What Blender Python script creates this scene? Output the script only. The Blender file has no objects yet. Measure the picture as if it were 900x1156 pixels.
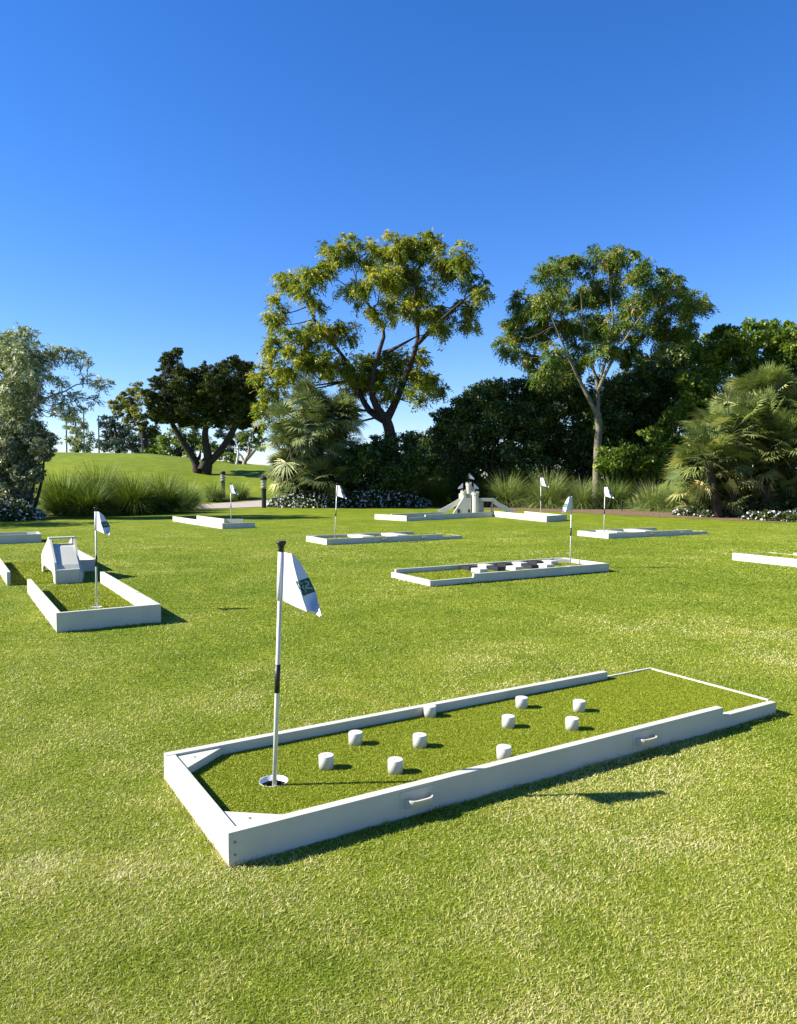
import bpy, bmesh, math, random
import numpy as np
from mathutils import Vector, Matrix

random.seed(7)
RNG = np.random.default_rng(11)
SC = bpy.context.scene
COL = SC.collection
R = math.radians

# ------------------------------------------------------------------ camera
FPX, CX, CY, HOR, CAMH = 840.0, 450.0, 578.0, 541.0, 1.5
PITCH = math.atan((CY - HOR) / FPX)
cam = bpy.data.cameras.new("camera")
cam.sensor_fit = 'HORIZONTAL'
cam.sensor_width = 36.0
cam.lens = FPX / 900.0 * 36.0
cam.clip_start = 0.05
cam.clip_end = 9000
camo = bpy.data.objects.new("camera", cam)
COL.objects.link(camo)
camo.location = (0, 0, CAMH)
camo.rotation_euler = (math.pi / 2 - PITCH, 0, 0)
SC.camera = camo


def ray(px, py):
    x = (px - CX) / FPX
    z = -(py - CY) / FPX
    return (x, math.cos(PITCH) + math.sin(PITCH) * z, -math.sin(PITCH) + math.cos(PITCH) * z)


def G(px, py, z=0.0):                       # photo pixel -> point at height z
    d = ray(px, py)
    t = (z - CAMH) / d[2]
    return np.array([d[0] * t, d[1] * t, z])


def D(px, py, depth):                       # photo pixel -> point at distance y
    d = ray(px, py)
    t = depth / d[1]
    return np.array([d[0] * t, depth, CAMH + d[2] * t])


def sstep(a, b, x):
    t = np.clip((x - a) / (b - a), 0, 1)
    return t * t * (3 - 2 * t)


def terrain(x, y):
    x = np.asarray(x, float)
    y = np.asarray(y, float)
    a = x / np.maximum(np.minimum(y, 64), 20)
    amp = np.interp(a, [-3, -0.5, -0.34, -0.29, -0.25, -0.17, -0.10, 0.0, 0.06], [3.9, 3.9, 3.75, 3.4, 2.85, 2.75, 1.8, 0.5, 0.0])
    return amp * sstep(39, 66, y) + 0.03 * np.sin(x * 0.35) * sstep(14, 22, y) * 0


# ------------------------------------------------------------------ materials
def newmat(name):
    m = bpy.data.materials.new(name)
    m.use_nodes = True
    nt = m.node_tree
    for n in list(nt.nodes):
        nt.nodes.remove(n)
    out = nt.nodes.new('ShaderNodeOutputMaterial')
    return m, nt, out


def N(nt, kind, **kw):
    n = nt.nodes.new(kind)
    for k, v in kw.items():
        if k.startswith('i_'):
            n.inputs[k[2:].replace('_', ' ')].default_value = v
        else:
            setattr(n, k, v)
    return n


def ramp(nt, stops, src):
    n = nt.nodes.new('ShaderNodeValToRGB')
    e = n.color_ramp.elements
    while len(e) > 1:
        e.remove(e[-1])
    e[0].position = stops[0][0]
    e[0].color = (*stops[0][1], 1)
    for p, c in stops[1:]:
        k = e.new(p)
        k.color = (*c, 1)
    nt.links.new(src, n.inputs['Fac'])
    return n


def mat_plain(name, c, rough=0.5, noise=0.0, scale=8.0, bump=0.0, bscale=60.0, metal=0.0, spec=0.4, c2=None):
    m, nt, out = newmat(name)
    b = N(nt, 'ShaderNodeBsdfPrincipled')
    b.inputs['Roughness'].default_value = rough
    b.inputs['Metallic'].default_value = metal
    b.inputs['Specular IOR Level'].default_value = spec
    nt.links.new(b.outputs[0], out.inputs[0])
    tc = N(nt, 'ShaderNodeTexCoord')
    if noise > 0:
        n = N(nt, 'ShaderNodeTexNoise')
        n.inputs['Scale'].default_value = scale
        n.inputs['Detail'].default_value = 6
        nt.links.new(tc.outputs['Object'], n.inputs['Vector'])
        cc = c2 if c2 else tuple(v * (1 - noise) for v in c)
        r = ramp(nt, [(0.32, cc), (0.62, c)], n.outputs['Fac'])
        nt.links.new(r.outputs[0], b.inputs['Base Color'])
    else:
        b.inputs['Base Color'].default_value = (*c, 1)
    if bump > 0:
        n2 = N(nt, 'ShaderNodeTexNoise')
        n2.inputs['Scale'].default_value = bscale
        n2.inputs['Detail'].default_value = 4
        nt.links.new(tc.outputs['Object'], n2.inputs['Vector'])
        bp = N(nt, 'ShaderNodeBump')
        bp.inputs['Strength'].default_value = bump
        bp.inputs['Distance'].default_value = 0.01
        nt.links.new(n2.outputs['Fac'], bp.inputs['Height'])
        nt.links.new(bp.outputs[0], b.inputs['Normal'])
    return m


def mat_leaf(name, stops, transl=0.3, rough=0.5, spec=0.25, tfac=(1.1, 1.15, 0.6)):
    """leaf colour picked per leaf by the face attribute 'tint'; thin leaves let light through"""
    m, nt, out = newmat(name)
    at = N(nt, 'ShaderNodeAttribute', attribute_name='tint')
    r = ramp(nt, stops, at.outputs['Fac'])
    b = N(nt, 'ShaderNodeBsdfPrincipled')
    b.inputs['Roughness'].default_value = rough
    b.inputs['Specular IOR Level'].default_value = spec
    nt.links.new(r.outputs[0], b.inputs['Base Color'])
    if transl > 0:
        mul = N(nt, 'ShaderNodeMix', data_type='RGBA', blend_type='MULTIPLY')
        mul.inputs['Factor'].default_value = 1
        nt.links.new(r.outputs[0], mul.inputs['A'])
        mul.inputs['B'].default_value = (*tfac, 1)
        t = N(nt, 'ShaderNodeBsdfTranslucent')
        nt.links.new(mul.outputs['Result'], t.inputs['Color'])
        mx = N(nt, 'ShaderNodeMixShader')
        mx.inputs[0].default_value = transl
        nt.links.new(b.outputs[0], mx.inputs[1])
        nt.links.new(t.outputs[0], mx.inputs[2])
        nt.links.new(mx.outputs[0], out.inputs[0])
    else:
        nt.links.new(b.outputs[0], out.inputs[0])
    return m


def mat_lawn():
    m, nt, out = newmat('lawn_grass')
    tc = N(nt, 'ShaderNodeTexCoord')
    b = N(nt, 'ShaderNodeBsdfPrincipled')
    b.inputs['Roughness'].default_value = 0.8
    b.inputs['Specular IOR Level'].default_value = 0.1
    nt.links.new(b.outputs[0], out.inputs[0])

    def noise(s, det=5, rough=0.55, vec=None):
        n = N(nt, 'ShaderNodeTexNoise')
        n.inputs['Scale'].default_value = s
        n.inputs['Detail'].default_value = det
        n.inputs['Roughness'].default_value = rough
        nt.links.new(vec if vec else tc.outputs['Object'], n.inputs['Vector'])
        return n
    big = noise(0.16, 4)
    mid = noise(1.3, 5, 0.6)
    fine = noise(38, 6, 0.75)
    fine2 = noise(9, 6, 0.75)
    r1 = ramp(nt, [(0.3, (0.096, 0.141, 0.006)), (0.52, (0.134, 0.174, 0.0076)), (0.72, (0.187, 0.208, 0.017))], mid.outputs['Fac'])
    r2 = ramp(nt, [(0.35, (0.82, 0.88, 0.8)), (0.65, (1.12, 1.08, 1.05))], big.outputs['Fac'])
    mx = N(nt, 'ShaderNodeMix', data_type='RGBA', blend_type='MULTIPLY')
    mx.inputs['Factor'].default_value = 1
    nt.links.new(r1.outputs[0], mx.inputs['A'])
    nt.links.new(r2.outputs[0], mx.inputs['B'])
    r3 = ramp(nt, [(0.3, (0.5, 0.52, 0.45)), (0.5, (1.0, 1.0, 1.0)), (0.72, (1.55, 1.4, 1.7))], fine.outputs['Fac'])
    r4 = ramp(nt, [(0.3, (0.7, 0.74, 0.66)), (0.5, (1.0, 1.0, 1.0)), (0.7, (1.3, 1.22, 1.35))], fine2.outputs['Fac'])
    m2 = N(nt, 'ShaderNodeMix', data_type='RGBA', blend_type='MULTIPLY')
    m2.inputs['Factor'].default_value = 0.85
    nt.links.new(mx.outputs['Result'], m2.inputs['A'])
    nt.links.new(r3.outputs[0], m2.inputs['B'])
    m3 = N(nt, 'ShaderNodeMix', data_type='RGBA', blend_type='MULTIPLY')
    m3.inputs['Factor'].default_value = 0.8
    nt.links.new(m2.outputs['Result'], m3.inputs['A'])
    nt.links.new(r4.outputs[0], m3.inputs['B'])
    # a few dry, straw coloured patches
    dry = noise(0.55, 5, 0.6)
    rd = ramp(nt, [(0.60, (0, 0, 0)), (0.78, (0.6, 0.6, 0.6))], dry.outputs['Fac'])
    m4 = N(nt, 'ShaderNodeMix', data_type='RGBA', blend_type='MIX')
    nt.links.new(rd.outputs[0], m4.inputs['Factor'])
    nt.links.new(m3.outputs['Result'], m4.inputs['A'])
    m4.inputs['B'].default_value = (0.22, 0.21, 0.055, 1)
    nt.links.new(m4.outputs['Result'], b.inputs['Base Color'])
    bp = N(nt, 'ShaderNodeBump')
    bp.inputs['Strength'].default_value = 0.55
    bp.inputs['Distance'].default_value = 0.02
    nt.links.new(fine.outputs['Fac'], bp.inputs['Height'])
    nt.links.new(bp.outputs[0], b.inputs['Normal'])
    return m


def mat_paint():
    """white painted boards: faint grain along the board, a few scuffs and green-brown marks with shapes of their own"""
    m, nt, out = newmat('white_painted_wood')
    tc = N(nt, 'ShaderNodeTexCoord')
    b = N(nt, 'ShaderNodeBsdfPrincipled')
    b.inputs['Roughness'].default_value = 0.5
    b.inputs['Specular IOR Level'].default_value = 0.3
    nt.links.new(b.outputs[0], out.inputs[0])
    n1 = N(nt, 'ShaderNodeTexNoise')
    n1.inputs['Scale'].default_value = 4.5
    n1.inputs['Detail'].default_value = 7
    nt.links.new(tc.outputs['Object'], n1.inputs['Vector'])
    r1 = ramp(nt, [(0.32, (0.43, 0.42, 0.335)), (0.6, (0.48, 0.468, 0.385))], n1.outputs['Fac'])
    n2 = N(nt, 'ShaderNodeTexNoise')
    n2.inputs['Scale'].default_value = 14
    n2.inputs['Detail'].default_value = 9
    n2.inputs['Roughness'].default_value = 0.72
    nt.links.new(tc.outputs['Object'], n2.inputs['Vector'])
    r2 = ramp(nt, [(0.645, (0, 0, 0)), (0.70, (0.55, 0.55, 0.55))], n2.outputs['Fac'])
    mx = N(nt, 'ShaderNodeMix', data_type='RGBA', blend_type='MIX')
    nt.links.new(r2.outputs[0], mx.inputs['Factor'])
    nt.links.new(r1.outputs[0], mx.inputs['A'])
    mx.inputs['B'].default_value = (0.25, 0.235, 0.16, 1)
    nt.links.new(mx.outputs['Result'], b.inputs['Base Color'])
    mp = N(nt, 'ShaderNodeMapping')
    mp.inputs['Scale'].default_value = (2.0, 60, 60)
    nt.links.new(tc.outputs['Object'], mp.inputs['Vector'])
    n3 = N(nt, 'ShaderNodeTexNoise')
    n3.inputs['Scale'].default_value = 1.6
    n3.inputs['Detail'].default_value = 5
    nt.links.new(mp.outputs[0], n3.inputs['Vector'])
    bp = N(nt, 'ShaderNodeBump')
    bp.inputs['Strength'].default_value = 0.18
    bp.inputs['Distance'].default_value = 0.004
    nt.links.new(n3.outputs['Fac'], bp.inputs['Height'])
    nt.links.new(bp.outputs[0], b.inputs['Normal'])
    return m


M = {}
M['white'] = mat_paint()
M['whitetop'] = M['white']
M['peg'] = mat_plain('white_peg_paint', (0.50, 0.49, 0.44), 0.5, 0.05, 30, 0.05, 80)
M['screw'] = mat_plain('grey_screw_steel', (0.18, 0.18, 0.18), 0.4, metal=0.6)
M['cup'] = mat_plain('white_cup_plastic', (0.75, 0.75, 0.74), 0.35)
M['pole'] = mat_plain('white_fibreglass', (0.52, 0.52, 0.47), 0.3)
M['polefar'] = mat_plain('ivory_fibreglass', (0.72, 0.68, 0.44), 0.35)
M['black'] = mat_plain('black_rubber', (0.012, 0.012, 0.013), 0.45)
M['plainblack'] = mat_plain('plain_black', (0.02, 0.021, 0.022), 0.5, 0.2, 20)  # plain black colour for the dark blocks, doorways and cup insides
M['flag'] = mat_leaf('white_flag_cloth', [(0, (0.5950, 0.5950, 0.6290)), (1, (0.5950, 0.5950, 0.6290))], 0.08, 0.8, 0.1, (1, 1, 1))
M['patch'] = mat_plain('dark_green_patch', (0.006, 0.045, 0.022), 0.7)
M['motif'] = mat_plain('pale_green_thread', (0.20, 0.32, 0.25), 0.7)
M['motif2'] = mat_plain('leaf_green_thread', (0.05, 0.22, 0.05), 0.7)
M['turf'] = mat_leaf('artificial_turf', [(0, (0.1420, 0.1863, 0.0092)), (0.5, (0.2294, 0.2685, 0.0154)), (0.85, (0.3281, 0.3617, 0.0300)), (1, (0.4816, 0.4862, 0.0901))], 0.25, 0.5, 0.2)
M['turfbase'] = mat_plain('turf_backing', (0.06, 0.105, 0.012), 0.9, 0.4, 60, 0.5, 180, spec=0.05)
M['lawn'] = mat_lawn()
M['blade'] = mat_leaf('lawn_blades', [(0, (0.1195, 0.1740, 0.0153)), (0.35, (0.2024, 0.2610, 0.0254)), (0.62, (0.3033, 0.3306, 0.0551)), (0.82, (0.4785, 0.4360, 0.1423)), (1, (0.5844, 0.5404, 0.2770))], 0.3, 0.5, 0.2)
M['path'] = mat_plain('pinkish_concrete', (0.33, 0.28, 0.24), 0.85, 0.15, 3, 0.2, 40)
M['mulch'] = mat_plain('bark_mulch', (0.21, 0.145, 0.095), 0.95, 0.5, 9, 0.8, 30, spec=0.05, c2=(0.06, 0.04, 0.028))
M['bark'] = mat_plain('grey_brown_bark', (0.13, 0.10, 0.075), 0.9, 0.5, 6, 0.8, 14, spec=0.1)
M['barkdark'] = mat_plain('dark_bark', (0.06, 0.048, 0.038), 0.9, 0.5, 6, 0.8, 14, spec=0.1)
M['barkpale'] = mat_plain('pale_smooth_bark', (0.33, 0.28, 0.21), 0.85, 0.35, 5, 0.5, 12, spec=0.1)
M['barkgreen'] = mat_plain('grey_green_bark', (0.17, 0.155, 0.105), 0.85, 0.35, 5, 0.5, 12, spec=0.1)
M['yellowgreen'] = mat_leaf('yellow_green_leaves', [(0, (0.0636, 0.1066, 0.0105)), (0.4, (0.1541, 0.2041, 0.0179)), (0.75, (0.2793, 0.2835, 0.0255)), (1, (0.4701, 0.3901, 0.0388))], 0.38)
M['midgreen'] = mat_leaf('mid_green_leaves', [(0, (0.0430, 0.0860, 0.0146)), (0.5, (0.1084, 0.1729, 0.0267)), (0.85, (0.1875, 0.2425, 0.0335)), (1, (0.2890, 0.2219, 0.0482))], 0.35)
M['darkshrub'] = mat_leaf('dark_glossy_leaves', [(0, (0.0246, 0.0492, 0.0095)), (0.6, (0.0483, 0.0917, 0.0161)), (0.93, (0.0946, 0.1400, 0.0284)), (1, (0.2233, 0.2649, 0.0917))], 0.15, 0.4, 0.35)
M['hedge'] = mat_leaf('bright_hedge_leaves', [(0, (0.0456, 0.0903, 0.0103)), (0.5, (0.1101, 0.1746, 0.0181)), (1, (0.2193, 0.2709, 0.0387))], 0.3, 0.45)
M['cypress'] = mat_leaf('dark_cypress_needles', [(0, (0.0221, 0.0363, 0.0061)), (0.6, (0.0527, 0.0759, 0.0099)), (1, (0.1241, 0.1454, 0.0191))], 0.12, 0.6)
M['olive'] = mat_leaf('silver_olive_leaves', [(0, (0.1023, 0.1342, 0.0525)), (0.5, (0.2210, 0.2675, 0.1204)), (0.85, (0.4059, 0.4455, 0.2554)), (1, (0.6450, 0.6450, 0.4799))], 0.2, 0.5)
M['olivedark'] = mat_leaf('grey_green_leaves', [(0, (0.0688, 0.0869, 0.0396)), (0.6, (0.1617, 0.1909, 0.0929)), (1, (0.5366, 0.5255, 0.3689))], 0.15, 0.45)
M['gum'] = mat_leaf('ochre_gum_leaves', [(0, (0.0662, 0.0929, 0.0198)), (0.5, (0.1720, 0.1987, 0.0335)), (1, (0.3440, 0.2915, 0.0593))], 0.35)
M['bluegreen'] = mat_leaf('blue_green_leaves', [(0, (0.0258, 0.0473, 0.0344)), (0.6, (0.0516, 0.0860, 0.0645)), (1, (0.1032, 0.1376, 0.1032))], 0.2)
M['palm'] = mat_leaf('fan_palm_leaf', [(0, (0.0636, 0.0888, 0.0259)), (0.5, (0.1561, 0.1961, 0.0533)), (0.85, (0.2960, 0.3256, 0.1132)), (0.96, (0.4655, 0.4610, 0.1857)), (1, (0.4514, 0.3389, 0.1325))], 0.25, 0.4, 0.35)
M['palmdark'] = mat_leaf('dull_fan_palm_leaf', [(0, (0.0761, 0.1022, 0.0374)), (0.6, (0.1833, 0.2258, 0.0798)), (0.9, (0.3629, 0.3853, 0.1608)), (1, (0.7270, 0.7059, 0.2781))], 0.2, 0.4, 0.35)
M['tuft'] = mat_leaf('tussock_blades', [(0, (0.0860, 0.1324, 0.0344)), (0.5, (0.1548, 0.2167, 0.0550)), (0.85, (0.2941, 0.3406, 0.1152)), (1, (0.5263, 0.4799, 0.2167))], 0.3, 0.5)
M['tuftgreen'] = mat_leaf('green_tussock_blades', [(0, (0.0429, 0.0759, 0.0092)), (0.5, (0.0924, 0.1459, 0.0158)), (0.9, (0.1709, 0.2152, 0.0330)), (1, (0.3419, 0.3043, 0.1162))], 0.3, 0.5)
M['petal'] = mat_leaf('white_petals', [(0, (0.50, 0.50, 0.48)), (1, (0.72, 0.72, 0.68))], 0.2, 0.7, 0.1, (1, 1, 1))
M['coverleaf'] = mat_leaf('ground_cover_leaves', [(0, (0.0215, 0.0430, 0.0103)), (1, (0.0774, 0.1032, 0.0258))], 0.2)
M['bollard'] = mat_plain('black_bollard_metal', (0.02, 0.02, 0.02), 0.4, metal=0.3)
M['bollardband'] = mat_plain('weathered_bollard_band', (0.34, 0.32, 0.28), 0.5, 0.3, 20)
M['wall'] = mat_plain('cream_render', (0.60, 0.57, 0.52), 0.8, 0.1, 2)
M['roof'] = mat_plain('grey_roof', (0.20, 0.20, 0.21), 0.8, 0.1, 2)
M['glass'] = mat_plain('dark_window_glass', (0.03, 0.04, 0.05), 0.1, spec=0.6)
M['steel'] = mat_plain('dark_steel', (0.05, 0.055, 0.06), 0.5, metal=0.3)


# ------------------------------------------------------------------ object helpers
def tag(o, label=None, cat=None, group=None, kind=None):
    if label:
        o['label'] = label
    if cat:
        o['category'] = cat
    if group:
        o['group'] = group
    if kind:
        o['kind'] = kind
    return o


def empty(name, loc, rz, label, cat, group=None):
    o = bpy.data.objects.new(name, None)
    COL.objects.link(o)
    o.empty_display_size = 0.1
    o.location = loc
    o.rotation_euler = (0, 0, rz)
    return tag(o, label, cat, group)


def link(name, me, m, parent=None, smooth=False):
    o = bpy.data.objects.new(name, me)
    COL.objects.link(o)
    if m:
        me.materials.append(m)
    if parent:
        o.parent = parent
    if smooth:
        me.polygons.foreach_set('use_smooth', np.ones(len(me.polygons), bool))
    return o


def bm_link(name, bm, m, parent=None, bevel=0.0, smooth=False, seg=2):
    if bevel > 0:
        ed = [e for e in bm.edges if len(e.link_faces) == 2 and e.calc_face_angle(0) > 0.5]
        bmesh.ops.bevel(bm, geom=ed, offset=bevel, segments=seg, affect='EDGES', clamp_overlap=True)
    bmesh.ops.recalc_face_normals(bm, faces=bm.faces)
    me = bpy.data.meshes.new(name)
    bm.to_mesh(me)
    bm.free()
    return link(name, me, m, parent, smooth)


def mesh_np(name, V, F, tint=None):
    """V (n,3), F (m,k) with constant k"""
    V = np.ascontiguousarray(V, dtype=np.float32)
    F = np.ascontiguousarray(F, dtype=np.int32)
    me = bpy.data.meshes.new(name)
    n, k = F.shape
    me.vertices.add(len(V))
    me.vertices.foreach_set('co', V.ravel())
    me.loops.add(n * k)
    me.loops.foreach_set('vertex_index', F.ravel())
    me.polygons.add(n)
    me.polygons.foreach_set('loop_start', np.arange(0, n * k, k, dtype=np.int32))
    me.polygons.foreach_set('loop_total', np.full(n, k, dtype=np.int32))
    me.update(calc_edges=True)
    if tint is not None:
        a = me.attributes.new('tint', 'FLOAT', 'FACE')
        a.data.foreach_set('value', np.ascontiguousarray(tint, dtype=np.float32))
    return me


def bm_box(x0, x1, y0, y1, z0, z1, bm=None):
    bm = bm or bmesh.new()
    v = [bm.verts.new(p) for p in ((x0, y0, z0), (x1, y0, z0), (x1, y1, z0), (x0, y1, z0),
                                   (x0, y0, z1), (x1, y0, z1), (x1, y1, z1), (x0, y1, z1))]
    for f in ((0, 3, 2, 1), (4, 5, 6, 7), (0, 1, 5, 4), (1, 2, 6, 5), (2, 3, 7, 6), (3, 0, 4, 7)):
        bm.faces.new([v[i] for i in f])
    return bm


def bm_prism(pts, axis, a0, a1, bm=None):
    """polygon extruded: axis 'y' -> pts are (x,z); 'z' -> (x,y); 'x' -> (y,z)"""
    bm = bm or bmesh.new()

    def P(p, a):
        return {'y': (p[0], a, p[1]), 'z': (p[0], p[1], a), 'x': (a, p[0], p[1])}[axis]
    A = [bm.verts.new(P(p, a0)) for p in pts]
    B = [bm.verts.new(P(p, a1)) for p in pts]
    n = len(pts)
    bm.faces.new(A)
    bm.faces.new(B[::-1])
    for i in range(n):
        j = (i + 1) % n
        bm.faces.new((A[i], A[j], B[j], B[i]))
    return bm


def bm_lathe(prof, seg=24, cap=True, bm=None, c=(0, 0)):
    bm = bm or bmesh.new()
    rings = []
    for r, z in prof:
        rings.append([bm.verts.new((c[0] + r * math.cos(2 * math.pi * k / seg), c[1] + r * math.sin(2 * math.pi * k / seg), z)) for k in range(seg)])
    for a, b in zip(rings[:-1], rings[1:]):
        for k in range(seg):
            j = (k + 1) % seg
            bm.faces.new((a[k], a[j], b[j], b[k]))
    if cap:
        bm.faces.new(rings[0][::-1])
        bm.faces.new(rings[-1])
    return bm


def tube_np(paths, seg=7):
    """paths: list of (pts (n,3), radii (n)) -> V,F"""
    Vs, Fs, off = [], [], 0
    for pts, rad in paths:
        pts = np.asarray(pts, float)
        n = len(pts)
        t = np.gradient(pts, axis=0)
        t /= np.linalg.norm(t, axis=1)[:, None] + 1e-9
        ref = np.array([0.31, 0.93, 0.17])
        u = np.cross(t, ref)
        u /= np.linalg.norm(u, axis=1)[:, None] + 1e-9
        w = np.cross(t, u)
        ang = np.linspace(0, 2 * np.pi, seg, endpoint=False)
        ring = pts[:, None, :] + np.asarray(rad)[:, None, None] * (np.cos(ang)[None, :, None] * u[:, None, :] + np.sin(ang)[None, :, None] * w[:, None, :])
        Vs.append(ring.reshape(-1, 3))
        i = np.arange(n - 1)[:, None] * seg
        k = np.arange(seg)[None, :]
        k2 = (k + 1) % seg
        f = np.stack([i + k, i + k2, i + seg + k2, i + seg + k], -1).reshape(-1, 4) + off
        Fs.append(f)
        off += n * seg
    return np.concatenate(Vs), np.concatenate(Fs)


def smooth_path(pts, n=10):
    pts = np.asarray(pts, float)
    if len(pts) < 3:
        s = np.linspace(0, 1, n)[:, None]
        return pts[0] * (1 - s) + pts[-1] * s
    out = []
    P = np.vstack([2 * pts[0] - pts[1], pts, 2 * pts[-1] - pts[-2]])
    m = max(2, n // (len(pts) - 1))
    for i in range(1, len(P) - 2):
        for s in np.linspace(0, 1, m, endpoint=False):
            p0, p1, p2, p3 = P[i - 1], P[i], P[i + 1], P[i + 2]
            out.append(0.5 * (2 * p1 + (p2 - p0) * s + (2 * p0 - 5 * p1 + 4 * p2 - p3) * s * s + (3 * p1 - p0 - 3 * p2 + p3) * s ** 3))
    out.append(pts[-1])
    return np.array(out)


# ------------------------------------------------------------------ world and sun
ELEV = R(34)
SUN_DIR = Vector((-math.cos(ELEV), -0.05, math.sin(ELEV))).normalized()
w = bpy.data.worlds.new("World")
SC.world = w
w.use_nodes = True
nt = w.node_tree
for n in list(nt.nodes):
    nt.nodes.remove(n)
wo = nt.nodes.new('ShaderNodeOutputWorld')
bg = nt.nodes.new('ShaderNodeBackground')
sky = nt.nodes.new('ShaderNodeTexSky')
sky.sky_type = 'NISHITA'
sky.sun_disc = False
sky.sun_elevation = ELEV
sky.sun_rotation = math.atan2(SUN_DIR.x, SUN_DIR.y)
sky.altitude = 0
sky.air_density = 1.0
sky.dust_density = 0.05
sky.ozone_density = 3.0
hs = nt.nodes.new('ShaderNodeHueSaturation')
hs.inputs['Saturation'].default_value = 1.3
nt.links.new(sky.outputs[0], hs.inputs['Color'])
tn = nt.nodes.new('ShaderNodeMix')
tn.data_type = 'RGBA'
tn.blend_type = 'MULTIPLY'
tn.inputs['Factor'].default_value = 1
tn.inputs['B'].default_value = (0.99, 1.01, 1.35, 1)
nt.links.new(hs.outputs[0], tn.inputs['A'])
nt.links.new(tn.outputs['Result'], bg.inputs[0])
bg.inputs[1].default_value = 0.058
nt.links.new(bg.outputs[0], wo.inputs[0])
sl = bpy.data.lights.new("sun", 'SUN')
sl.energy = 5.0
sl.angle = R(0.53)
sl.color = (1.0, 0.945, 0.85)
so = bpy.data.objects.new("sun", sl)
COL.objects.link(so)
so.rotation_euler = SUN_DIR.to_track_quat('Z', 'Y').to_euler()
so.location = (-30, 0, 30)
SC.view_settings.view_transform = 'Standard'
SC.view_settings.look = 'None'
SC.view_settings.exposure = 1.5
SC.view_settings.gamma = 1
SC.cycles.max_bounces = 6
SC.cycles.diffuse_bounces = 4
SC.cycles.transmission_bounces = 4
SC.cycles.sample_clamp_indirect = 8

# ------------------------------------------------------------------ ground
xs = np.concatenate([[-3000, -1200, -500, -250], np.arange(-120, 120.1, 2.0), [250, 500, 1200, 3000]])
ys = np.concatenate([[-300, -60, -20], np.arange(-8, 36, 4.0), np.arange(36, 72, 1.0), np.arange(72, 130, 5), [160, 250, 500, 1200, 4000]])
X, Y = np.meshgrid(xs, ys)
Z = terrain(X, Y)
V = np.stack([X.ravel(), Y.ravel(), Z.ravel()], 1)
nx, ny = len(xs), len(ys)
i, j = np.meshgrid(np.arange(ny - 1), np.arange(nx - 1), indexing='ij')
Fq = np.stack([i * nx + j, i * nx + j + 1, (i + 1) * nx + j + 1, (i + 1) * nx + j], -1).reshape(-1, 4)
lawn = link('lawn', mesh_np('lawn', V, Fq), M['lawn'], smooth=True)
tag(lawn, 'sunlit mown green lawn rising to a low mound at the left', 'lawn', kind='structure')


def drape(name, pts, hw, m, lift, label, cat, nacross=6, wob=0.25):
    c = smooth_path(np.array([(p[0], p[1], 0) for p in pts]), 60)[:, :2]
    t = np.gradient(c, axis=0)
    t /= np.linalg.norm(t, axis=1)[:, None]
    nrm = np.stack([-t[:, 1], t[:, 0]], 1)
    hwv = np.interp(np.linspace(0, 1, len(c)), np.linspace(0, 1, len(hw)), hw) if hasattr(hw, '__len__') else np.full(len(c), hw)
    s = np.linspace(-1, 1, nacross)
    P = c[:, None, :] + nrm[:, None, :] * (s[None, :, None] * (hwv * (1 + wob * np.sin(np.arange(len(c)) * 1.7) * 0.3))[:, None, None])
    z = terrain(P[..., 0], P[..., 1]) + lift
    V = np.concatenate([P, z[..., None]], -1).reshape(-1, 3)
    a, b = np.meshgrid(np.arange(len(c) - 1), np.arange(nacross - 1), indexing='ij')
    F = np.stack([a * nacross + b, a * nacross + b + 1, (a + 1) * nacross + b + 1, (a + 1) * nacross + b], -1).reshape(-1, 4)
    o = link(name, mesh_np(name, V, F), m, smooth=True)
    return tag(o, label, cat, kind='structure')


drape('path', [(-15, 37.6), (-11, 39.2), (-8.5, 41.3), (-6, 42.8), (-2, 44.5), (3, 46)], 1.9, M['path'], 0.02,
      'pale pinkish concrete footpath curving past the bollards at the far lawn edge', 'path', wob=0.0)
drape('mulch_bed', [(-1, 41.0), (3, 40.4), (7, 37.6), (10.5, 33.8), (13, 30.6), (15.5, 28.0), (20, 24.8)], [1.0, 2.2, 2.2, 2.6, 2.8, 3.0, 3], M['mulch'], 0.008,
      'brown bark mulch bed under the shrubs along the right edge of the lawn', 'bed', wob=0.3)
drape('planting_bed', [(-24, 30.5), (-19, 32.5), (-15, 34.0), (-12, 35.2)], 2.4, M['mulch'], 0.008,
      'shaded soil bed under the tussock grasses at the left', 'bed', wob=0.3)

# ------------------------------------------------------------------ mini golf lanes
FOOT = []          # footprints where no lawn blades grow: (x, y, rz, x0, x1, y0, y1)
HW, TB = 0.136, 0.044


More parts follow.
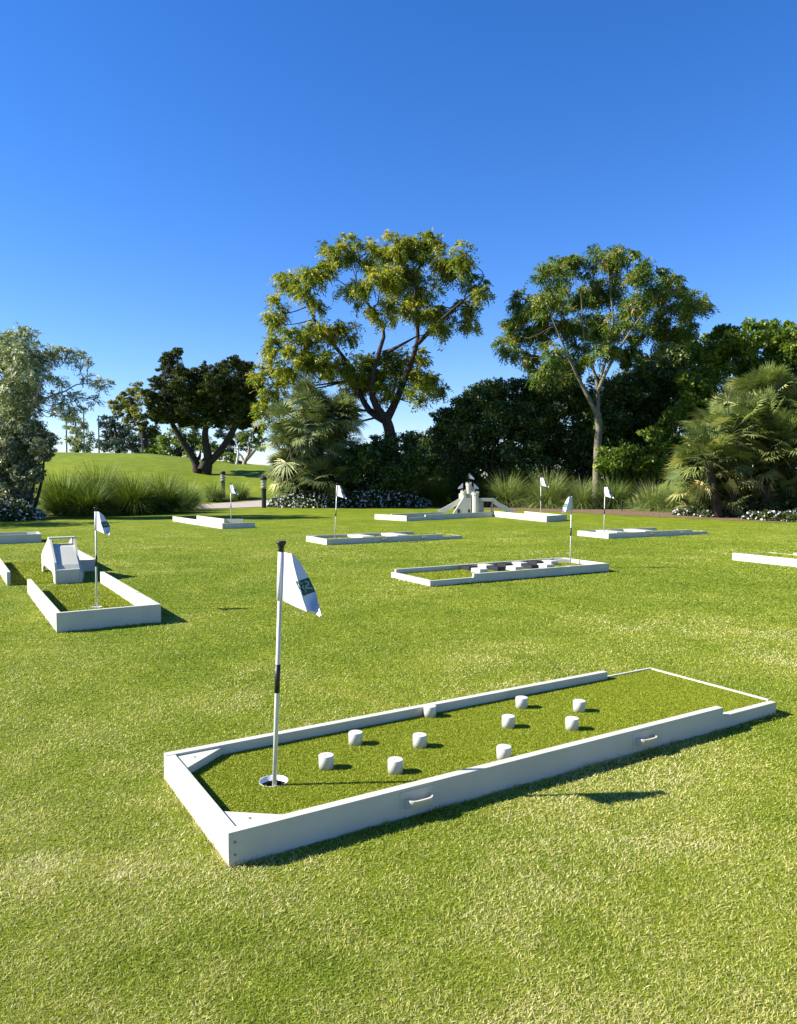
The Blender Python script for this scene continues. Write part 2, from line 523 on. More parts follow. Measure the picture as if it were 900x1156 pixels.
def turf_mesh(poly, z, hole=None, pile=0, tri=(0.010, 0.004)):
    """flat turf sheet (polygon in local x,y with an optional round hole), with short pile standing on it"""
    bm = bmesh.new()
    vs = [bm.verts.new((p[0], p[1], z)) for p in poly]
    es = [bm.edges.new((vs[k], vs[(k + 1) % len(vs)])) for k in range(len(vs))]
    if hole:
        hx, hy, hr = hole
        hv = [bm.verts.new((hx + hr * math.cos(2 * math.pi * k / 28), hy + hr * math.sin(2 * math.pi * k / 28), z)) for k in range(28)]
        es += [bm.edges.new((hv[k], hv[(k + 1) % 28])) for k in range(28)]
    bmesh.ops.triangle_fill(bm, use_beauty=True, use_dissolve=False, edges=es)
    for f in bm.faces:
        if f.normal.z < 0:
            f.normal_flip()
    bm.verts.ensure_lookup_table()
    V = np.array([v.co[:] for v in bm.verts])
    F = np.array([[v.index for v in f.verts] for f in bm.faces])
    bm.free()
    tint = np.full(len(F), 0.45)
    if pile:
        P = np.array(poly)
        mn, mx = P.min(0), P.max(0)
        q = mn + RNG.random((int(pile), 2)) * (mx - mn)
        ins = np.zeros(len(q), bool)
        j = len(P) - 1
        for i in range(len(P)):
            c = ((P[i, 1] > q[:, 1]) != (P[j, 1] > q[:, 1])) & (q[:, 0] < (P[j, 0] - P[i, 0]) * (q[:, 1] - P[i, 1]) / (P[j, 1] - P[i, 1] + 1e-12) + P[i, 0])
            ins ^= c
            j = i
        if hole:
            ins &= np.hypot(q[:, 0] - hole[0], q[:, 1] - hole[1]) > hole[2] + 0.002
        q = q[ins]
        n = len(q)
        a = RNG.random(n) * 2 * np.pi
        wd = tri[1] * (0.6 + 0.8 * RNG.random(n))
        h = tri[0] * (0.6 + 0.8 * RNG.random(n))
        dx, dy = np.cos(a) * wd / 2, np.sin(a) * wd / 2
        lean = RNG.normal(0, tri[0] * 1.0, (n, 2))
        z0 = np.full(n, z)
        A = np.stack([q[:, 0] - dx, q[:, 1] - dy, z0], 1)
        B = np.stack([q[:, 0] + dx, q[:, 1] + dy, z0], 1)
        C = np.stack([q[:, 0] + lean[:, 0], q[:, 1] + lean[:, 1], z0 + h], 1)
        Vb = np.stack([A, B, C], 1).reshape(-1, 3)
        Fb = np.arange(3 * n).reshape(-1, 3) + len(V)
        V = np.concatenate([V, Vb])
        F = np.concatenate([F, Fb])
        tint = np.concatenate([tint, np.clip(RNG.beta(2.2, 2.2, n), 0, 1)])
    return mesh_np('turf', V, F, tint)


def cup(root, x, y, z, r=0.068):
    lip = z - 0.024
    bm = bm_lathe([(r + 0.003, z - 0.006), (r + 0.0025, z + 0.001), (r, z + 0.0005), (r - 0.001, lip), (r - 0.003, lip)], 28, cap=False)
    o = bm_link('cup', bm, M['cup'], root, smooth=True)
    o.location = (x, y, 0)
    bm_link('cup_shade_liner', bm_lathe([(r + 0.001, lip + 0.002), (r + 0.001, 0.004), (0.002, 0.004)], 28, cap=False), M['plainblack'], o)  # black lower wall and floor put the shade inside the cup into colour
    return o


def board(root, name, x0, x1, y0, y1, z1, z0=-0.01, bev=0.0035):
    return bm_link(name, bm_box(x0, x1, y0, y1, z0, z1), M['white'], root, bevel=bev)


def handle(root, x, w_=0.135, z=0.070, y=0.0):
    """pull let into the board: thin plate, outward curved scoop open at the top with a thick lip"""
    h = bm_link('handle', bm_box(x - w_ / 2 - 0.022, x + w_ / 2 + 0.022, y - 0.0025, y + 0.001, z - 0.040, z + 0.052), M['white'], root, bevel=0.001, seg=1)
    bm = bmesh.new()
    n = 16
    rows = []
    for k in range(n + 1):
        s = -1 + 2 * k / n
        out = 0.050 * max(0, 1 - abs(s) ** 4.0) ** 0.5 + 0.005
        xx = x + s * w_ / 2
        y0 = y - 0.0025
        rows.append([(xx, y0, z - 0.026), (xx, y0 - out * 0.75, z - 0.010), (xx, y0 - out, z + 0.014), (xx, y0 - out, z + 0.022), (xx, y0 - out + min(0.010, out * .5), z + 0.022), (xx, y0 - out * 0.7, z + 0.000), (xx, y0, z - 0.012)])
    vv = [[bm.verts.new(p) for p in r] for r in rows]
    for a, b in zip(vv[:-1], vv[1:]):
        for k in range(7):
            bm.faces.new((a[k], a[(k + 1) % 7], b[(k + 1) % 7], b[k]))
    bm.faces.new(vv[0])
    bm.faces.new(vv[-1][::-1])
    bm_link('grip_lip', bm, M['white'], h, smooth=False)
    return h


def lane(loc, rz, label, L=3.58, W=0.99, hw=HW, hl=0.078, ust=3.04, ufar=3.08, zt=0.062, low_end='far',
         hole=(0.42, 0.5), pile=0, corner=True, handles=(), tri=(0.010, 0.004), far_low=False):
    """straight lane: x along, y across; boards on both sides, a low open tee end and a hole at the other"""
    root = empty('mini_golf_lane', (loc[0], loc[1], 0), rz, label, 'mini golf lane', 'white framed mini golf lanes on the lawn')

    def m(x):
        return x if low_end == 'far' else L - x
    pts = [(m(0), -0.01), (m(L), -0.01), (m(L), hl), (m(ust + 0.012), hl), (m(ust), hl + 0.012), (m(ust), hw), (m(0), hw)]
    bm_link('side_board', bm_prism(pts, 'y', 0, TB), M['white'], root, bevel=0.0035)
    x0, x1 = sorted((m(0), m(ufar)))
    board(root, 'side_board', x0, x1, W - TB, W, hw)
    x0, x1 = sorted((m(0), m(TB)))
    board(root, 'end_board', x0 + 0.0, x1, TB + 0.002, W - TB - 0.002, hw - 0.002)
    x0, x1 = sorted((m(ufar + 0.002), m(L)))
    board(root, 'edge_strip', x0, x1, W - 0.018, W, zt + 0.010, bev=0.002)
    x0, x1 = sorted((m(L - 0.018), m(L)))
    board(root, 'edge_strip', x0, x1, TB + 0.002, W - 0.020, zt + 0.010, bev=0.002)
    x0, x1 = sorted((m(TB + 0.001), m(L - 0.019)))
    hx = m(hole[0])
    poly = [(x0, TB), (x1, TB), (x1, W - 0.019), (x0, W - 0.019)]
    t = link('turf', turf_mesh(poly, zt, (hx, hole[1], 0.072), pile, tri), M['turf'], root)
    cup(root, hx, hole[1], zt)
    if corner:
        e = TB + 0.001
        for ys_, sg in ((TB + 0.001, 1), (W - TB - 0.001, -1)):
            p = [(m(e), ys_), (m(e + 0.235), ys_), (m(e + 0.22), ys_ + sg * 0.012), (m(e), ys_ + sg * 0.185)]
            cb = bm_link('corner_block', bm_prism(p, 'z', zt + 0.002, hw - 0.012), M['white'], root, bevel=0.002)
            sc_ = bm_lathe([(0.006, hw - 0.0125), (0.006, hw - 0.0105)], 10)
            so_ = bm_link('screw', sc_, M['screw'], cb)
            so_.location = (m(e + 0.08), ys_ + sg * 0.06, 0)
    for hxp in handles:
        handle(root, m(hxp))
    x0, x1 = sorted((m(0), m(L)))
    FOOT.append((loc[0], loc[1], rz, x0 - 0.0, x1 + 0.0, 0.0, W))
    return root


def local(root, p):
    c, s = math.cos(-root.rotation_euler.z), math.sin(-root.rotation_euler.z)
    dx, dy = p[0] - root.location.x, p[1] - root.location.y
    return (dx * c - dy * s, dx * s + dy * c)


def world(root, x, y, z=0):
    c, s = math.cos(root.rotation_euler.z), math.sin(root.rotation_euler.z)
    return (root.location.x + x * c - y * s, root.location.y + x * s + y * c, z)


# --- front lane with ten pegs
TH = 0.547
front = lane((-0.656, 2.81), TH, 'large white framed lane in the foreground with ten short white pegs on its turf',
             hole=(0.40, 0.50), pile=0, handles=(), zt=0.082, hl=0.084)
hp = local(front, G(309, 881.5, 0.082))
for c in list(front.children):
    if c.name.startswith(('turf', 'cup')):
        for g in list(c.children):
            bpy.data.objects.remove(g)
        bpy.data.objects.remove(c)
t = link('turf', turf_mesh([(TB + .001, TB), (3.58 - .019, TB), (3.58 - .019, .99 - .019), (TB + .001, .99 - .019)], 0.082, (hp[0], hp[1], 0.068), 210000, (0.0055, 0.0042)), M['turf'], front)
cup(front, hp[0], hp[1], 0.082, 0.066)
for x in (1.00, 2.42):
    pass
for px, py in ((471, 897), (727, 832)):
    # on the outer face y = 0: intersect the pixel ray with that plane
    d = ray(px, py)
    nrm = (-math.sin(TH), math.cos(TH))
    tt = (front.location.x * nrm[0] + front.location.y * nrm[1]) / (d[0] * nrm[0] + d[1] * nrm[1])
    xx = local(front, (d[0] * tt, d[1] * tt))[0]
    handle(front, xx)
PEG = [(485.5, 811), (589, 801), (654, 805), (401.5, 842), (574, 823), (474, 845), (646, 825.5), (368.5, 869), (446.5, 874), (569, 859)]
for px, py in PEG:
    bx, by = local(front, G(px, py - 2.5, 0.084))
    bm = bm_lathe([(0.037, 0.0), (0.037, 0.0658), (0.0362, 0.0670), (0.007, 0.067), (0.006, 0.064), (0.001, 0.064)], 28)
    bmesh.ops.recalc_face_normals(bm, faces=bm.faces)
    bm.normal_update()
    for f in bm.faces:
        f.smooth = abs(f.normal.z) < 0.2 and f.calc_area() > 1e-4
    me = bpy.data.meshes.new('peg')
    bm.to_mesh(me)
    bm.free()
    o = link('peg', me, M['peg'], front)
    o.location = (bx, by, 0.080)
for zz in (0.045, 0.095):
    bm = bm_lathe([(0.0055, 0), (0.0055, 0.002)], 10)
    o = bm_link('screw', bm, M['screw'], front)
    o.location = (0.026, -0.0005, zz)
    o.rotation_euler = (math.pi / 2, 0, 0)


# --- the two lanes with cross blocks
def bar_lane(N_, ang, label, bars, L, W):
    o = lane(N_, ang, label, L=L, W=W, ust=L - 0.6, ufar=L - 0.75, hole=(0.35, W / 2), pile=9000, tri=(0.016, 0.02), handles=(1.5, 2.6))
    for xb in bars:
        bm = bm_prism([(xb - 0.17, 0.05), (xb + 0.17, 0.05), (xb + 0.17, HW - 0.006), (xb - 0.17, HW - 0.006)], 'y', TB + 0.26, W - TB - 0.001)
        bm_link('barrier_block', bm, M['white'], o, bevel=0.006)
    return o


n1, r1_ = G(369, 615.4), G(522, 608)
laneF = bar_lane(n1, math.atan2(r1_[1] - n1[1], r1_[0] - n1[0]), 'white framed lane with two cross blocks, left of the castle lane', (1.25, 2.2), float(np.linalg.norm(r1_ - n1)), 1.2)
n2, r2_ = G(687, 608.2), G(799, 602.7)
laneH = bar_lane(n2, math.atan2(r2_[1] - n2[1], r2_[0] - n2[0]), 'white framed lane with two cross blocks near the mulch bed, right of the castle lane', (0.75, 1.75), float(np.linalg.norm(r2_ - n2)), 1.15)

# --- middle lane with black and white stepping blocks; tee end at the left
n3, r3_ = G(485.7, 662.7), G(687.7, 645.3)
L3 = float(np.linalg.norm(r3_ - n3))
laneG = lane(n3, math.atan2(r3_[1] - n3[1], r3_[0] - n3[0]), 'white framed lane with rows of black and white blocks in the middle of the lawn',
             L=L3, W=1.08, low_end='near', ust=L3 - 0.75, ufar=L3 - 0.05, hole=(0.42, 0.5), pile=26000, tri=(0.013, 0.011), hl=0.085, corner=True)
for c in list(laneG.children):
    if c.name.startswith('edge_strip') and abs(max(v.co.x for v in c.data.vertices) - min(v.co.x for v in c.data.vertices)) < 0.1:
        bpy.data.objects.remove(c)
board(laneG, 'tee_board', 0.0, TB, TB + 0.002, 1.08 + 0.02, 0.090)
for k, (px, py, colr) in enumerate([(529.5, 639.5, 'b'), (541.5, 642.5, 'w'), (548, 638, 'w'), (561, 640, 'b'), (567, 636, 'b'), (581, 640, 'w'), (587, 635.5, 'w'),
                                    (599, 638, 'b'), (605, 634, 'b'), (616, 637.5, 'w'), (621, 633.5, 'w')]):
    bx, by = local(laneG, G(px, py, 0.12))
    by = min(max(by, 0.17), 0.9)
    bm_link('white_block' if colr == 'w' else 'black_block', bm_box(bx - 0.075, bx + 0.075, by - 0.115, by + 0.115, 0.05, 0.132), M['white' if colr == 'w' else 'plainblack'], laneG, bevel=0.005)

# --- right-hand lane, cut by the frame: its tee end is the near visible corner
n4 = G(826.7, 632.3)
laneI = lane(n4, math.atan2(-0.88, 0.48), 'white framed lane cut off by the right edge of the picture', L=3.5, W=1.02, hl=0.12, low_end='near', ust=3.49, ufar=2.95,
             zt=0.092, hole=(0.42, 0.5), pile=12000, tri=(0.013, 0.014))

# --- far left lane, cut by the frame
r5 = G(47, 612.2)
u5 = np.array([math.cos(0.523), math.sin(0.523), 0])
n5 = r5 - u5 * 3.55
laneD = lane(n5, 0.523, 'white framed lane cut off by the left edge of the picture, behind the ramp lane', L=3.55, W=1.0, hw=0.20, hl=0.1, low_end='near', ust=2.9, ufar=2.9,
             hole=(0.42, 0.5), pile=5000, tri=(0.016, 0.02))


def wall_run(root, name, p, q, h, th=TB, side=1, z0=-0.01, ext=0.0):
    """board from p to q (root-local x,y), its thickness on the given side"""
    p, q = np.array(p[:2], float), np.array(q[:2], float)
    d = (q - p) / np.linalg.norm(q - p)
    n_ = np.array([-d[1], d[0]]) * side
    q = q + d * ext
    pts = [p, q, q + n_ * th, p + n_ * th]
    return bm_link(name, bm_prism([tuple(a) for a in pts], 'z', z0, h), M['white'], root, bevel=0.0035)


# --- left lane with the A-shaped ramp
c1, c2 = G(64, 714.6), G(183.5, 704.2)
vdir = np.array([math.cos(R(31.5)), math.sin(R(31.5)), 0])
LW = float(np.linalg.norm(c2 - c1))
angL = math.atan2(vdir[1], vdir[0])          # local x runs across (to the right), local y runs away
left = empty('mini_golf_lane', (c1[0], c1[1], 0), angL, 'white framed lane at the left with a tall A-shaped ramp', 'mini golf lane', 'white framed mini golf lanes on the lawn')
HL = 0.195
board(left, 'end_board', 0, LW, 0, TB, HL)
for x0 in (0.0, LW - TB):
    board(left, 'side_board', x0, x0 + TB, TB + 0.002, 1.15, HL - 0.002)
    board(left, 'side_board', x0, x0 + TB, 1.153, 2.92 if x0 == 0 else 3.25, HL - 0.002)
hl_ = local(left, G(109, 685.5, 0.03))
link('turf', turf_mesh([(TB, TB), (LW - TB, TB), (LW - TB, 3.3), (TB, 3.3)], 0.03, (hl_[0], hl_[1], 0.06), 26000, (0.012, 0.012)), M['turf'], left)
bm = bm_lathe([(0.064, 0.034), (0.058, 0.034), (0.058, 0.012), (0.001, 0.012)], 20, cap=False)
o = bm_link('cup', bm, M['cup'], left)
o.location = (hl_[0], hl_[1], 0)
lb = local(left, G(12, 661))
rb_ = local(left, G(109, 644.5))
board(left, 'side_board', lb[0] - TB, lb[0], lb[1], lb[1] + 3.2, HL - 0.002)
board(left, 'side_board', rb_[0] - TB, rb_[0], rb_[1], rb_[1] + 2.0, HL - 0.002)
board(left, 'return_board', rb_[0] - 0.33, rb_[0] - TB - 0.002, rb_[1], rb_[1] + TB, HL - 0.006)
board(left, 'side_board', rb_[0] - 0.33 - TB - 0.002, rb_[0] - 0.332, rb_[1] - 0.95, rb_[1] + TB, HL - 0.004)
link('turf', turf_mesh([(lb[0], lb[1] + .02), (rb_[0] - .38, lb[1] + .02), (rb_[0] - .38, rb_[1] + .05), (rb_[0] - TB, rb_[1] + .05), (rb_[0] - TB, rb_[1] + 2), (lb[0], rb_[1] + 2)], 0.012, None, 15000, (0.014, 0.016)), M['turf'], left)
# ramp: two pentagon side panels with an arched gap, ramp deck between, cross bar at the ridge
RX0, RY0 = local(left, G(62.6, 659.7))
RY1 = local(left, G(42, 645.6))[1]
RX1 = RX0 + 0.36
prof = [(RY0, 0.0), (RY0, 0.17), (RY0 + 0.10, 0.30), (RY0 + 0.62, 0.60), (RY0 + 0.80, 0.60), (RY1 - 0.12, 0.34), (RY1, 0.28), (RY1, 0.0), (RY1 - 0.20, 0.0), (RY1 - 0.20, 0.09), (RY1 - 0.32, 0.14), (RY0 + 0.36, 0.14), (RY0 + 0.22, 0.09), (RY0 + 0.22, 0.0)]
prof_r = [(RY0, 0.0), (RY0, 0.14), (RY0 + 0.12, 0.24), (RY0 + 0.62, 0.60), (RY0 + 0.80, 0.60), (RY1 - 0.12, 0.34), (RY1, 0.28), (RY1, 0.0)]
for xr, pr in ((RX0, prof), (RX1 - 0.03, prof_r)):
    bm_link('ramp_side_panel', bm_prism(pr, 'x', xr, xr + 0.03), M['white'], left, bevel=0.003)
ym = (RY0 + RY1) / 2
poly = [(RY0 + 0.012, 0.0), (RY0 + 0.012, 0.20), (RY0 + 0.03, 0.205), (RY0 + 0.10, 0.265), (RY0 + 0.50, 0.485), (RY0 + 0.60, 0.525), (RY0 + 0.80, 0.52), (RY1 - 0.10, 0.30), (RY1 - 0.02, 0.26), (RY1 - 0.02, 0.15), (ym, 0.13), (RY0 + 0.25, 0.11), (RY0 + 0.05, 0.12), (RY0 + 0.05, 0.0)]
bm_link('ramp_deck', bm_prism(poly, 'x', RX0 + 0.032, RX1 - 0.032), M['white'], left)
bm_link('ridge_bar', bm_box(RX0 - 0.005, RX1 + 0.005, RY0 + 0.64, RY0 + 0.78, 0.602, 0.626), M['white'], left, bevel=0.003)
FOOT.append((c1[0], c1[1], angL, 0, LW, 0, 3.3))
FOOT.append((c1[0], c1[1], angL, lb[0], rb_[0] - .38, lb[1], rb_[1] + 2))

# --- L-shaped lane beside the path
a0, a1, a2 = G(195, 588.3), G(251, 597.2), G(288, 595.8)
b0, b1, b2 = G(222, 587.3), G(253, 591.6), G(275, 591.6)
Lr = empty('mini_golf_lane', tuple(a1), 0, 'white framed L-shaped lane in front of the footpath', 'mini golf lane', 'white framed mini golf lanes on the lawn')
q = lambda p: (p[0] - a1[0], p[1] - a1[1])
HB = 0.17
wall_run(Lr, 'outer_board', q(a1), q(a0), HB, 0.06, -1)
wall_run(Lr, 'outer_board', (0.06, 0.03), q(a2), HB - 0.003, 0.06, 1)
wall_run(Lr, 'inner_board', q(b1), q(b0), HB, 0.06, -1)
wall_run(Lr, 'inner_board', (q(b1)[0] + 0.062, q(b1)[1] + 0.03), q(b2), HB - 0.003, 0.06, 1)
link('turf', turf_mesh([(0.05, 0.1), (q(a2)[0], q(a2)[1] + .05), q(b2), q(b1), q(b0), (q(a0)[0] + .05, q(a0)[1])], 0.03, None, 4000, (0.016, 0.02)), M['turf'], Lr)
bm = bm_lathe([(0.09, 0.0), (0.09, 0.036), (0.066, 0.036), (0.064, 0.02), (0.001, 0.02)], 18, cap=False)
pe = G(261, 594.0)
o = bm_link('cup', bm, M['cup'], Lr)
o.location = (pe[0] - a1[0], pe[1] - a1[1], 0.0)

# --- castle lane
k0, k1, k2, k3, k4 = G(423, 586.2), G(459, 588.4), G(557, 583.2), G(617, 589.4), G(640, 587.7)
Cr = empty('mini_golf_lane', tuple(k2), 0, 'bent white framed lane with a white toy castle and sloping chutes', 'mini golf lane', 'white framed mini golf lanes on the lawn')
q = lambda p: (p[0] - k2[0], p[1] - k2[1])
HC = 0.20
wall_run(Cr, 'tee_board', q(k1), q(k0), HC - 0.004, 0.05, -1)
kl = k1 + (k2 - k1) * 0.20
wall_run(Cr, 'side_board', (q(k1)[0] + 0.05, q(k1)[1] + 0.05), q(kl), HC - 0.07, 0.05, 1)
wall_run(Cr, 'side_board', q(kl), (0.03, 0.03), HC, 0.05, 1)
wall_run(Cr, 'side_board', (0.0, 0.01), q(k3), HC + 0.02, 0.05, 1)
wall_run(Cr, 'end_board', (q(k3)[0] + 0.04, q(k3)[1] + 0.04), q(k4), HC + 0.017, 0.05, 1)
n12 = np.array([-(k2 - k1)[1], (k2 - k1)[0], 0])
n12 /= np.linalg.norm(n12)
f0 = k1 + (k2 - k1) * 0.12 + n12 * 1.45
f1 = k1 + (k2 - k1) * 0.72 + n12 * 1.45
wall_run(Cr, 'side_board', q(f0), q(f1), HC - 0.01, 0.05, -1)
n23 = np.array([-(k3 - k2)[1], (k3 - k2)[0], 0])
n23 /= np.linalg.norm(n23)
g0, g1 = k2 + (k3 - k2) * 0.05 + n23 * 1.35, k4
wall_run(Cr, 'side_board', q(g0), (q(g1)[0] - 0.03, q(g1)[1] + 0.06), HC, 0.05, -1)
link('turf', turf_mesh([(q(k1)[0], q(k1)[1] + .1), (0, .1), (q(k3)[0], q(k3)[1] + .1), q(k4), q(g0), (q(k2 + n12 * 1.4)[0], q(k2 + n12 * 1.4)[1]), q(f0)], 0.03, None, 6000, (0.018, 0.025)), M['turf'], Cr)
# castle, built round its own centre: photo pixels at distance 30.3 give its measures
CD = 30.3


def cz(py):
    return CAMH - (py - HOR) / FPX * CD


def cxl(px):
    return (px - CX) / FPX * CD - k2[0]


cyl = CD - k2[1]


def cbox(name, px0, px1, py0, py1, dy0, dy1, bev=0.008, turn=0):
    xm, ym_ = (cxl(px0) + cxl(px1)) / 2, cyl + (dy0 + dy1) / 2
    bm = bm_box(cxl(px0) - xm, cxl(px1) - xm, cyl + dy0 - ym_, cyl + dy1 - ym_, max(cz(py1), 0.0), cz(py0))
    if turn:
        bmesh.ops.rotate(bm, verts=bm.verts, cent=(0, 0, 0), matrix=Matrix.Rotation(R(turn), 3, 'Z'))
    bmesh.ops.translate(bm, verts=bm.verts, vec=(xm, ym_, 0))
    return bm_link(name, bm, M['white'], Cr, bevel=bev)


def ctower(name, px, r, py0, py1, dy=0.0, top=True):
    """square-cut round turret with a slightly wider crenellated head"""
    z0, z1 = max(cz(py1), 0), cz(py0)
    rr = r / FPX * CD
    pr = [(rr, z0), (rr, z1 - 0.10), (rr * 1.14, z1 - 0.09), (rr * 1.14, z1)] if top else [(rr, z0), (rr, z1)]
    bm = bm_lathe(pr, 12, bm=None, c=(cxl(px), cyl + dy))
    t_ = bm_link(name, bm, M['white'], Cr)
    if top:
        for k in range(6):
            a = k * math.pi / 3
            cx_, cy_ = cxl(px) + rr * 0.92 * math.cos(a), cyl + dy + rr * 0.92 * math.sin(a)
            bm_link('battlement', bm_box(cx_ - rr * 0.18, cx_ + rr * 0.18, cy_ - rr * 0.18, cy_ + rr * 0.18, z1 - 0.004, z1 + 0.055), M['white'], t_)
    return t_


keep = cbox('castle_keep', 526.5, 543.5, 566.5, 581, -0.25, 0.35, turn=-38)
cbox('castle_keep', 521.0, 538, 557, 566.4, -0.20, 0.34, turn=-38)
ctower('turret', 523.0, 3.1, 554.5, 568, -0.28)
ctower('turret', 535.6, 3.6, 556.0, 581, -0.44)
ctower('turret', 529.3, 3.0, 545.8, 557.2, 0.02)
ctower('turret', 534.8, 2.2, 551.0, 557.2, 0.15)
# wedge-shaped buttress with a dark arch
bm_link('buttress', bm_prism([(cxl(509), 0.02), (cxl(531), 0.02), (cxl(531), cz(562)), (cxl(522.5), cz(561))], 'y', cyl - 0.46, cyl - 0.14), M['white'], Cr, bevel=0.006)
bmw = bm_prism([(cxl(515.6), 0.05), (cxl(518.4), 0.05), (cxl(518.4), cz(575)), (cxl(517), cz(573.6)), (cxl(515.6), cz(575))], 'y', cyl - 0.466, cyl - 0.455)
bm_link('doorway', bmw, M['plainblack'], Cr)
bmw = bm_prism([(cxl(527.4), 0.05), (cxl(529.6), 0.05), (cxl(529.6), cz(575)), (cxl(528.5), cz(573.8)), (cxl(527.4), cz(575))], 'y', cyl - 0.466, cyl - 0.455)
bm_link('doorway', bmw, M['plainblack'], Cr)
# left chute: trough from the tee up to the castle
def chute(name, pts, wd, rim):
    """open trough along pts [(x,z)], floor plus two rims"""
    P = smooth_path(np.array([(p[0], 0, p[1]) for p in pts]), 16)[:, [0, 2]]
    lo = [(a[0], a[1] - 0.05) for a in P]
    fl = bm_link(name, bm_prism([tuple(a) for a in P] + lo[::-1], 'y', cyl - wd, cyl + wd), M['white'], Cr)
    for s in (-1, 1):
        up = [(a[0], a[1] + rim * 1.2) for a in P]
        bm_link('chute_rim', bm_prism([tuple(a) for a in up] + [(a[0], max(a[1] - 0.13, 0.02)) for a in P][::-1], 'y', cyl + s * wd, cyl + s * (wd + 0.03)), M['white'], fl)
    return fl


chute('chute', [(cxl(495), cz(578.5)), (cxl(508), cz(571.5)), (cxl(521.3), cz(563.5))], 0.16, 0.07)
chute('chute', [(cxl(556.5), cz(564.5)), (cxl(559), cz(566.5)), (cxl(565), cz(571)), (cxl(570), cz(573)), (cxl(575), cz(576.5)), (cxl(582), cz(579))], 0.15, 0.08)
cbox('bridge_deck', 537.6, 556.2, 562.3, 566.0, -0.18, 0.18)
cbox('bridge_post', 554.5, 556.0, 566.1, 581, -0.14, -0.06)
for px_, pt, pb, s in ((522.6, 545.0, 555.5, -1), (529.6, 534.2, 547, 1), (534.8, 545.2, 551.8, 1)):
    x_, dz = cxl(px_), cyl - 0.05
    mp = bm_link('castle_flag', bm_lathe([(0.010, cz(pb)), (0.010, cz(pt))], 6, c=(x_, dz)), M['black'], Cr)
    fl = bm_prism([(x_ - s * 0.01, cz(pt)), (x_ + s * 0.20, cz(pt + 5.6)), (x_ + s * 0.20, cz(pt + 7.2)), (x_ - s * 0.01, cz(pt + 5.6))], 'y', dz - 0.006, dz + 0.006)
    bm_link('cloth', fl, M['flag'], mp)

# ------------------------------------------------------------------ flag sticks
PXM = 3.51 / FPX


def flag_surface(s, t):
    """cloth point for s along (0 sleeve .. 1 tip), t down (0 top edge .. 1 bottom edge); x right, y away, z from stick foot"""
    sx = [0, 0.14, 0.28, 0.45, 0.62, 0.80, 1.0]
    Tx = np.interp(s, sx, [0, 7, 14, 21, 30, 39.5, 49.5]) * PXM
    Tz = -np.interp(s, sx, [0, 0.3, 1.0, 11, 29, 49, 71]) * PXM
    Bx = np.interp(s, sx, [-1.8, 4, 11, 20, 30, 39, 47.5]) * PXM
    Bz = -np.interp(s, sx, [53.5, 54, 56.5, 60.5, 64, 67, 72.5]) * PXM
    x = Tx * (1 - t) + Bx * t
    z = (Tz * (1 - t) + Bz * t) * (1 - 0.10 * s)
    X_, Z_ = x / PXM, -z / PXM
    xr = np.interp(Z_, [0, 11, 25, 49, 65, 73], [13, 15.5, 20.5, 28.5, 35, 42])
    y = (-0.75 * np.minimum(X_, xr) + 2.4 * np.maximum(X_ - xr, 0) * (1 - sstep(0.7, 1.0, s))) * PXM
    y = y + 0.004 * np.sin(s * 9 + t * 2.2) * sstep(0.05, 0.3, s) + 0.004 * np.sin(t * 7 + s * 4) * s
    return np.stack([x, y, z], -1)


def grid_me(name, fn, ns, ntt, off=0.0, s0=0, s1=1, t0=0, t1=1):
    s, t = np.meshgrid(np.linspace(s0, s1, ns), np.linspace(t0, t1, ntt), indexing='ij')
    P = fn(s, t)
    if off:
        e = 1e-3
        du = fn(s + e, t) - fn(s - e, t)
        dv = fn(s, t + e) - fn(s, t - e)
        nn = np.cross(du, dv)
        nn /= np.linalg.norm(nn, axis=-1)[..., None] + 1e-9
        nn *= np.where(nn[..., 1:2] > 0, -1, 1)
        P = P + nn * off
    a, b = np.meshgrid(np.arange(ns - 1), np.arange(ntt - 1), indexing='ij')
    F = np.stack([a * ntt + b, a * ntt + b + 1, (a + 1) * ntt + b + 1, (a + 1) * ntt + b], -1).reshape(-1, 4)
    return mesh_np(name, P.reshape(-1, 3), F, np.full(len(F), 0.5))


# the patch and its stitching are laid out on the cloth in the cloth's own front view
_gs, _gt = np.meshgrid(np.linspace(0.1, 1, 500), np.linspace(0, 1, 400), indexing='ij')
_gP = flag_surface(_gs, _gt) / PXM
PC = np.array([(19.0, -29.5), (30.2, -27.8), (38.0, -43.4), (28.0, -45.0)])


def on_cloth(u, v, off):
    """patch units u across, v down -> point just off the cloth"""
    u, v = np.asarray(u, float), np.asarray(v, float)
    q = (PC[0] * ((1 - u) * (1 - v))[..., None] + PC[1] * (u * (1 - v))[..., None] + PC[2] * (u * v)[..., None] + PC[3] * ((1 - u) * v)[..., None])
    sh = q.shape[:-1]
    q = q.reshape(-1, 2)
    s = np.empty(len(q))
    t = np.empty(len(q))
    for k, (a, b) in enumerate(q):
        m_ = np.argmin((_gP[..., 0] - a) ** 2 + (_gP[..., 2] - b) ** 2)
        s[k], t[k] = _gs.flat[m_], _gt.flat[m_]
    s, t = s.reshape(sh), t.reshape(sh)
    e = 2e-3
    c = np.cross(flag_surface(s + e, t) - flag_surface(s - e, t), flag_surface(s, t + e) - flag_surface(s, t - e))
    c /= np.linalg.norm(c, axis=-1)[..., None] + 1e-9
    c *= np.where(c[..., 1:2] > 0, -1, 1)
    return flag_surface(s, t) + c * off


def patch_me(n=11):
    u, v = np.meshgrid(np.linspace(0, 1, n), np.linspace(0, 1, n), indexing='ij')
    P = on_cloth(u, v, 0.0016)
    a, b = np.meshgrid(np.arange(n - 1), np.arange(n - 1), indexing='ij')
    F = np.stack([a * n + b, a * n + b + 1, (a + 1) * n + b + 1, (a + 1) * n + b], -1).reshape(-1, 4)
    return mesh_np('emblem', P.reshape(-1, 3), F)


